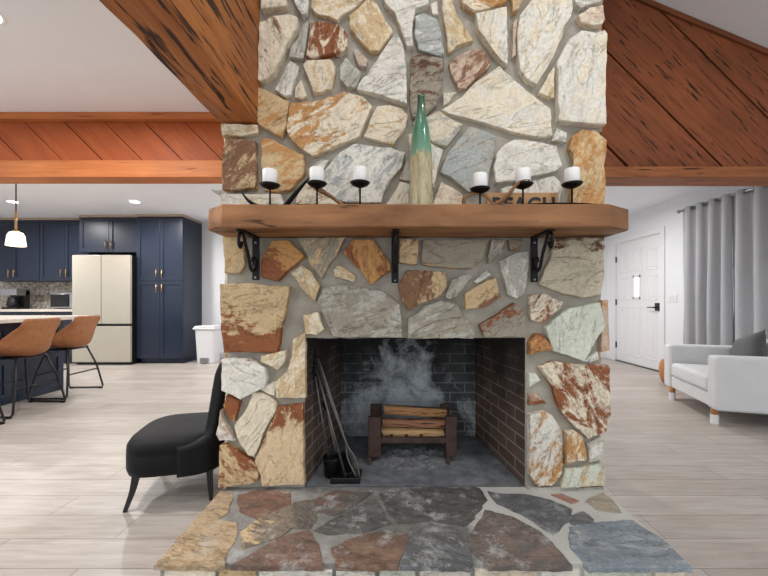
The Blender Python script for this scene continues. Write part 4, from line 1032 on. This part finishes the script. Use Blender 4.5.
# ------------------------------------------------------------------ black slipper chair
ch = thing('slipper_chair', 'low black velvet slipper chair beside the chimney', 'chair', (-1.185, 1.995, 0), math.atan2(-.236, -.972))
def sup(a, b, q, e): return (math.copysign(abs(math.cos(q))**e, math.cos(q))*a, math.copysign(abs(math.sin(q))**e, math.sin(q))*b)
bm = bmesh.new(); seg = 48; rings = []
for z, s in ((.165,.90),(.170,.965),(.20,1.0),(.272,1.0),(.278,.985),(.284,1.0),(.315,.99),(.338,.93),(.352,.78),(.360,.5),(.363,.2)):
    rings.append([bm.verts.new((.0+sup(.222,.25,2*PI*k/seg,.55)[0]*s, sup(.222,.25,2*PI*k/seg,.55)[1]*s, z)) for k in range(seg)])
for a, b in zip(rings, rings[1:]):
    for k in range(seg): f = bm.faces.new((a[k], a[(k+1) % seg], b[(k+1) % seg], b[k])); f.smooth = True
bm.faces.new(rings[0][::-1]); bm.faces.new(rings[-1]); obj('seat', bm, M['velvet'], ch, True)
bm = bmesh.new(); outer = []; inner = []; nt_ = 44; nz = 12
def smooth(t): t = max(0, min(1, t)); return t*t*(3-2*t)
for i in range(nt_+1):
    th = math.radians(-86+172*i/nt_); e = .55
    ox, oy = sup(-.255, .272, th, e); ix, iy = sup(-.195, .225, th, e)
    up = smooth((47-abs(math.degrees(th)))/19)
    h = .315+.03*smooth((86-abs(math.degrees(th)))/40) + .37*up
    co, ci = [], []
    for j in range(nz+1):
        t = j/nz; z = .168+(h-.168)*t; lean = -.028*max(0, (z-.34)/.33)
        pinch = 1-.6*max(0, (t-.9)/.1)**2
        mx, my = (ox+ix)/2, (oy+iy)/2
        co.append(bm.verts.new((mx+(ox-mx)*pinch+lean, my+(oy-my)*pinch, z))); ci.append(bm.verts.new((mx+(ix-mx)*pinch+lean, my+(iy-my)*pinch, z)))
    outer.append(co); inner.append(ci)
for i in range(nt_):
    for j in range(nz):
        for g_ in (outer, inner):
            f = bm.faces.new((g_[i][j], g_[i+1][j], g_[i+1][j+1], g_[i][j+1])); f.smooth = True
    f = bm.faces.new((outer[i][nz], outer[i+1][nz], inner[i+1][nz], inner[i][nz])); f.smooth = True
    bm.faces.new((outer[i][0], outer[i+1][0], inner[i+1][0], inner[i][0]))
for i in (0, nt_):
    for j in range(nz): f = bm.faces.new((outer[i][j], inner[i][j], inner[i][j+1], outer[i][j+1])); f.smooth = True
bmesh.ops.recalc_face_normals(bm, faces=bm.faces[:]); obj('backrest', bm, M['velvet'], ch, True)
for fx, fy, tx, ty in ((.19,.215,.15,.19),(.19,-.215,.15,-.19),(-.20,.20,-.19,.19),(-.20,-.20,-.19,-.19)):
    bm = nb(); tube(bm, catmull([(tx,ty,.17),((tx*.65+fx*.35),(ty*.65+fy*.35),.09),(fx,fy,0)], 5), [.021,.016,.011], 4, smooth=False); obj('leg', bm, M['ebony'], ch, True)

# ------------------------------------------------------------------ armchair, cushion, stump, curtains
ang = math.atan2(.36, -.93)                     # facing direction is -X turned a little away
ar = thing('armchair', 'pale grey upholstered armchair with square arms by the curtained window', 'armchair', (2.73, 2.93, 0), 0)
ux = Vector((.9563, -.2924, 0)); uy = Vector((.2924, .9563, 0))      # depth (front to back) and width (near to far)
R3 = Matrix(((ux.x, uy.x, 0, 0), (ux.y, uy.y, 0, 0), (0, 0, 1, 0), (0, 0, 0, 1)))
def ab(name, x0, x1, y0, y1, z0, z1, bev, m, seg=4, par=ar, sm=True):
    bm = nb(); box(bm, x0, x1, y0, y1, z0, z1, bev, seg=seg); 
    if sm:
        for f in bm.faces: f.smooth = False
    xform(bm, R3); return obj(name, bm, m, par, True)
W = .97
ab('arm', 0, .80, 0, .14, .125, .585, .028, M['sofa'])
ab('arm', 0, .80, W-.14, W, .125, .585, .028, M['sofa'])
ab('frame', .02, .79, .13, W-.13, .13, .25, .015, M['sofa'])
ab('backrest', .64, .81, .13, W-.13, .22, .68, .05, M['sofa'])
ab('seat_cushion', .005, .66, .142, W-.142, .25, .40, .04, M['sofa'])
for x, y in ((.03,.085),(.03,W-.13),(.74,.08),(.74,W-.08)):
    bm = nb(); tube(bm, [(x,y,.135),(x,y,.07)], [.026,.025], 20); xform(bm, R3); lg = obj('leg', bm, M['oak'], ar, True)
    bm = nb(); tube(bm, [(x,y,.08),(x,y,0)], [.029,.028], 20, smooth=False); xform(bm, R3); obj('white_foot', bm, M['white_trim'], lg, True)['label'] = 'white painted foot'
bm = bmesh.new(); nq = 14; top = {}; bot = {}
for i in range(nq+1):
    for j in range(nq+1):
        u, v = -1+2*i/nq, -1+2*j/nq
        th = .065*((1-u**4)*(1-v**4))**.6
        sx = u*.20*(1-.06*(1-v*v)); sy = v*.19*(1-.06*(1-u*u))
        top[i,j] = bm.verts.new((sx, sy, th))
        bot[i,j] = top[i,j] if i in (0,nq) or j in (0,nq) else bm.verts.new((sx, sy, -th))
for i in range(nq):
    for j in range(nq):
        f = bm.faces.new((top[i,j],top[i+1,j],top[i+1,j+1],top[i,j+1])); f.smooth = True
        f = bm.faces.new((bot[i,j],bot[i,j+1],bot[i+1,j+1],bot[i+1,j])); f.smooth = True
# cushion leans against the far half of the backrest
xform(bm, R3 @ Matrix.Translation((.52, .58, .55)) @ Matrix.Rotation(math.radians(-8), 4, 'X') @ Matrix.Rotation(math.radians(-70), 4, 'Y') @ Matrix.Rotation(math.radians(14), 4, 'Z'))
o = obj('throw_cushion', bm, M['pillow']); o.location = (2.73, 2.93, 0); tag(o, 'charcoal velvet throw cushion on the pale grey armchair', 'cushion')
sx = gx(659.5, 4.5)
bm = nb(); lathe(bm, [(.09,0),(.13,.01),(.155,.07),(.165,.16),(.155,.25),(.135,.29),(.12,.298),(.004,.298)], 0, 0, 28)
o = obj('wooden_stump_table', bm, M['oak']); o.location = (sx+.165, 4.46, 0); tag(o, 'low round brown wooden drum table half hidden behind the armchair', 'side table')
# curtains on a rod
RX, RZ = 3.885, 2.25
rd = thing('curtain_rod', 'brushed steel curtain rod above the window on the right wall', 'curtain rod', (RX, 3.9, RZ))
bm = nb(); tube(bm, [(RX,4.70,RZ),(RX,2.9,RZ)], .015, 12); obj('pole', bm, M['steel'], rd)
bm = nb(); 
for y in (4.62, 3.0): tube(bm, [(RX,y,RZ),(WX,y,RZ)], .009, 8)
obj('bracket', bm, M['steel'], rd)
bm = nb(); t = bmesh.new(); bmesh.ops.create_uvsphere(t, u_segments=16, v_segments=10, radius=.024, matrix=Matrix.Translation((RX,4.71,RZ))); merge(bm, t); obj('finial', bm, M['steel'], rd)
def curtain(lab, ya, yb, folds, ph):
    t = thing('curtain', lab, 'curtain', (RX, (ya+yb)/2, .04), group='grey grommet curtains')
    bm = bmesh.new(); nu, nv = folds*14, 26; V = {}
    for j in range(nv+1):
        s = j/nv; z = .04+(RZ+.026-.04)*s
        for i in range(nu+1):
            u = i/nu; a = u*folds*2*PI+ph
            amp = .036+.022*(1-s)+.02*(1-s)*noise.noise(Vector((u*3, s*1.5, ph)))
            y = ya+(yb-ya)*u + .02*(1-s)*noise.noise(Vector((u*6, s*2, ph+4))) + .015*math.sin(2*a)*(.4)
            V[i,j] = bm.verts.new((RX+amp*math.sin(a)+.012*(1-s)*noise.noise(Vector((u*9, s*3, 2))), y, z))
    for i in range(nu):
        for j in range(nv): f = bm.faces.new((V[i,j],V[i+1,j],V[i+1,j+1],V[i,j+1])); f.smooth = True
    obj('cloth', bm, M['curtain'], t, mods=[('SOLIDIFY', dict(thickness=.004, offset=0))])
    for k in range(folds*2):
        u = (k+.5)/(folds*2)
        u = (k*PI-ph)/(folds*2*PI)
        if not 0 < u < 1: continue
        y = ya+(yb-ya)*u; bm = nb()
        pts = [(RX+.004*0, y+.03*math.cos(q)*0, 0) for q in (0,)]
        ring = [(RX+.024*math.cos(q), y, RZ+.024*math.sin(q)) for q in [2*PI*k2/16 for k2 in range(17)]]
        tube(bm, ring, .004, 6); obj('grommet', bm, M['steel'], t)
curtain('grey grommet curtain panel nearer the front door', 4.66, 3.985, 4, .6)
curtain('grey grommet curtain panel behind the armchair at the right edge', 3.995, 3.0, 5, .9)

# ------------------------------------------------------------------ light, sky and camera
w = bpy.data.worlds.new('daylight'); bpy.context.scene.world = w; w.use_nodes = True
bg = w.node_tree.nodes['Background']; bg.inputs[0].default_value = (.88,.94,1,1); bg.inputs[1].default_value = 1.2
cam = bpy.data.cameras.new('camera'); co = bpy.data.objects.new('camera', cam); C.objects.link(co)
cam.sensor_width = 36; cam.lens = 36*F/768; cam.shift_x = -(CX-384)/768; cam.shift_y = (CY-288)/768
cam.clip_start = .02
co.location = (0,0,EYE); co.rotation_euler = (PI/2,0,0)
s = bpy.context.scene; s.camera = co
s.view_settings.view_transform = 'Standard'; s.view_settings.look = 'None'; s.view_settings.gamma = 1
s.view_settings.use_curve_mapping = False; s.view_settings.exposure = 0.12
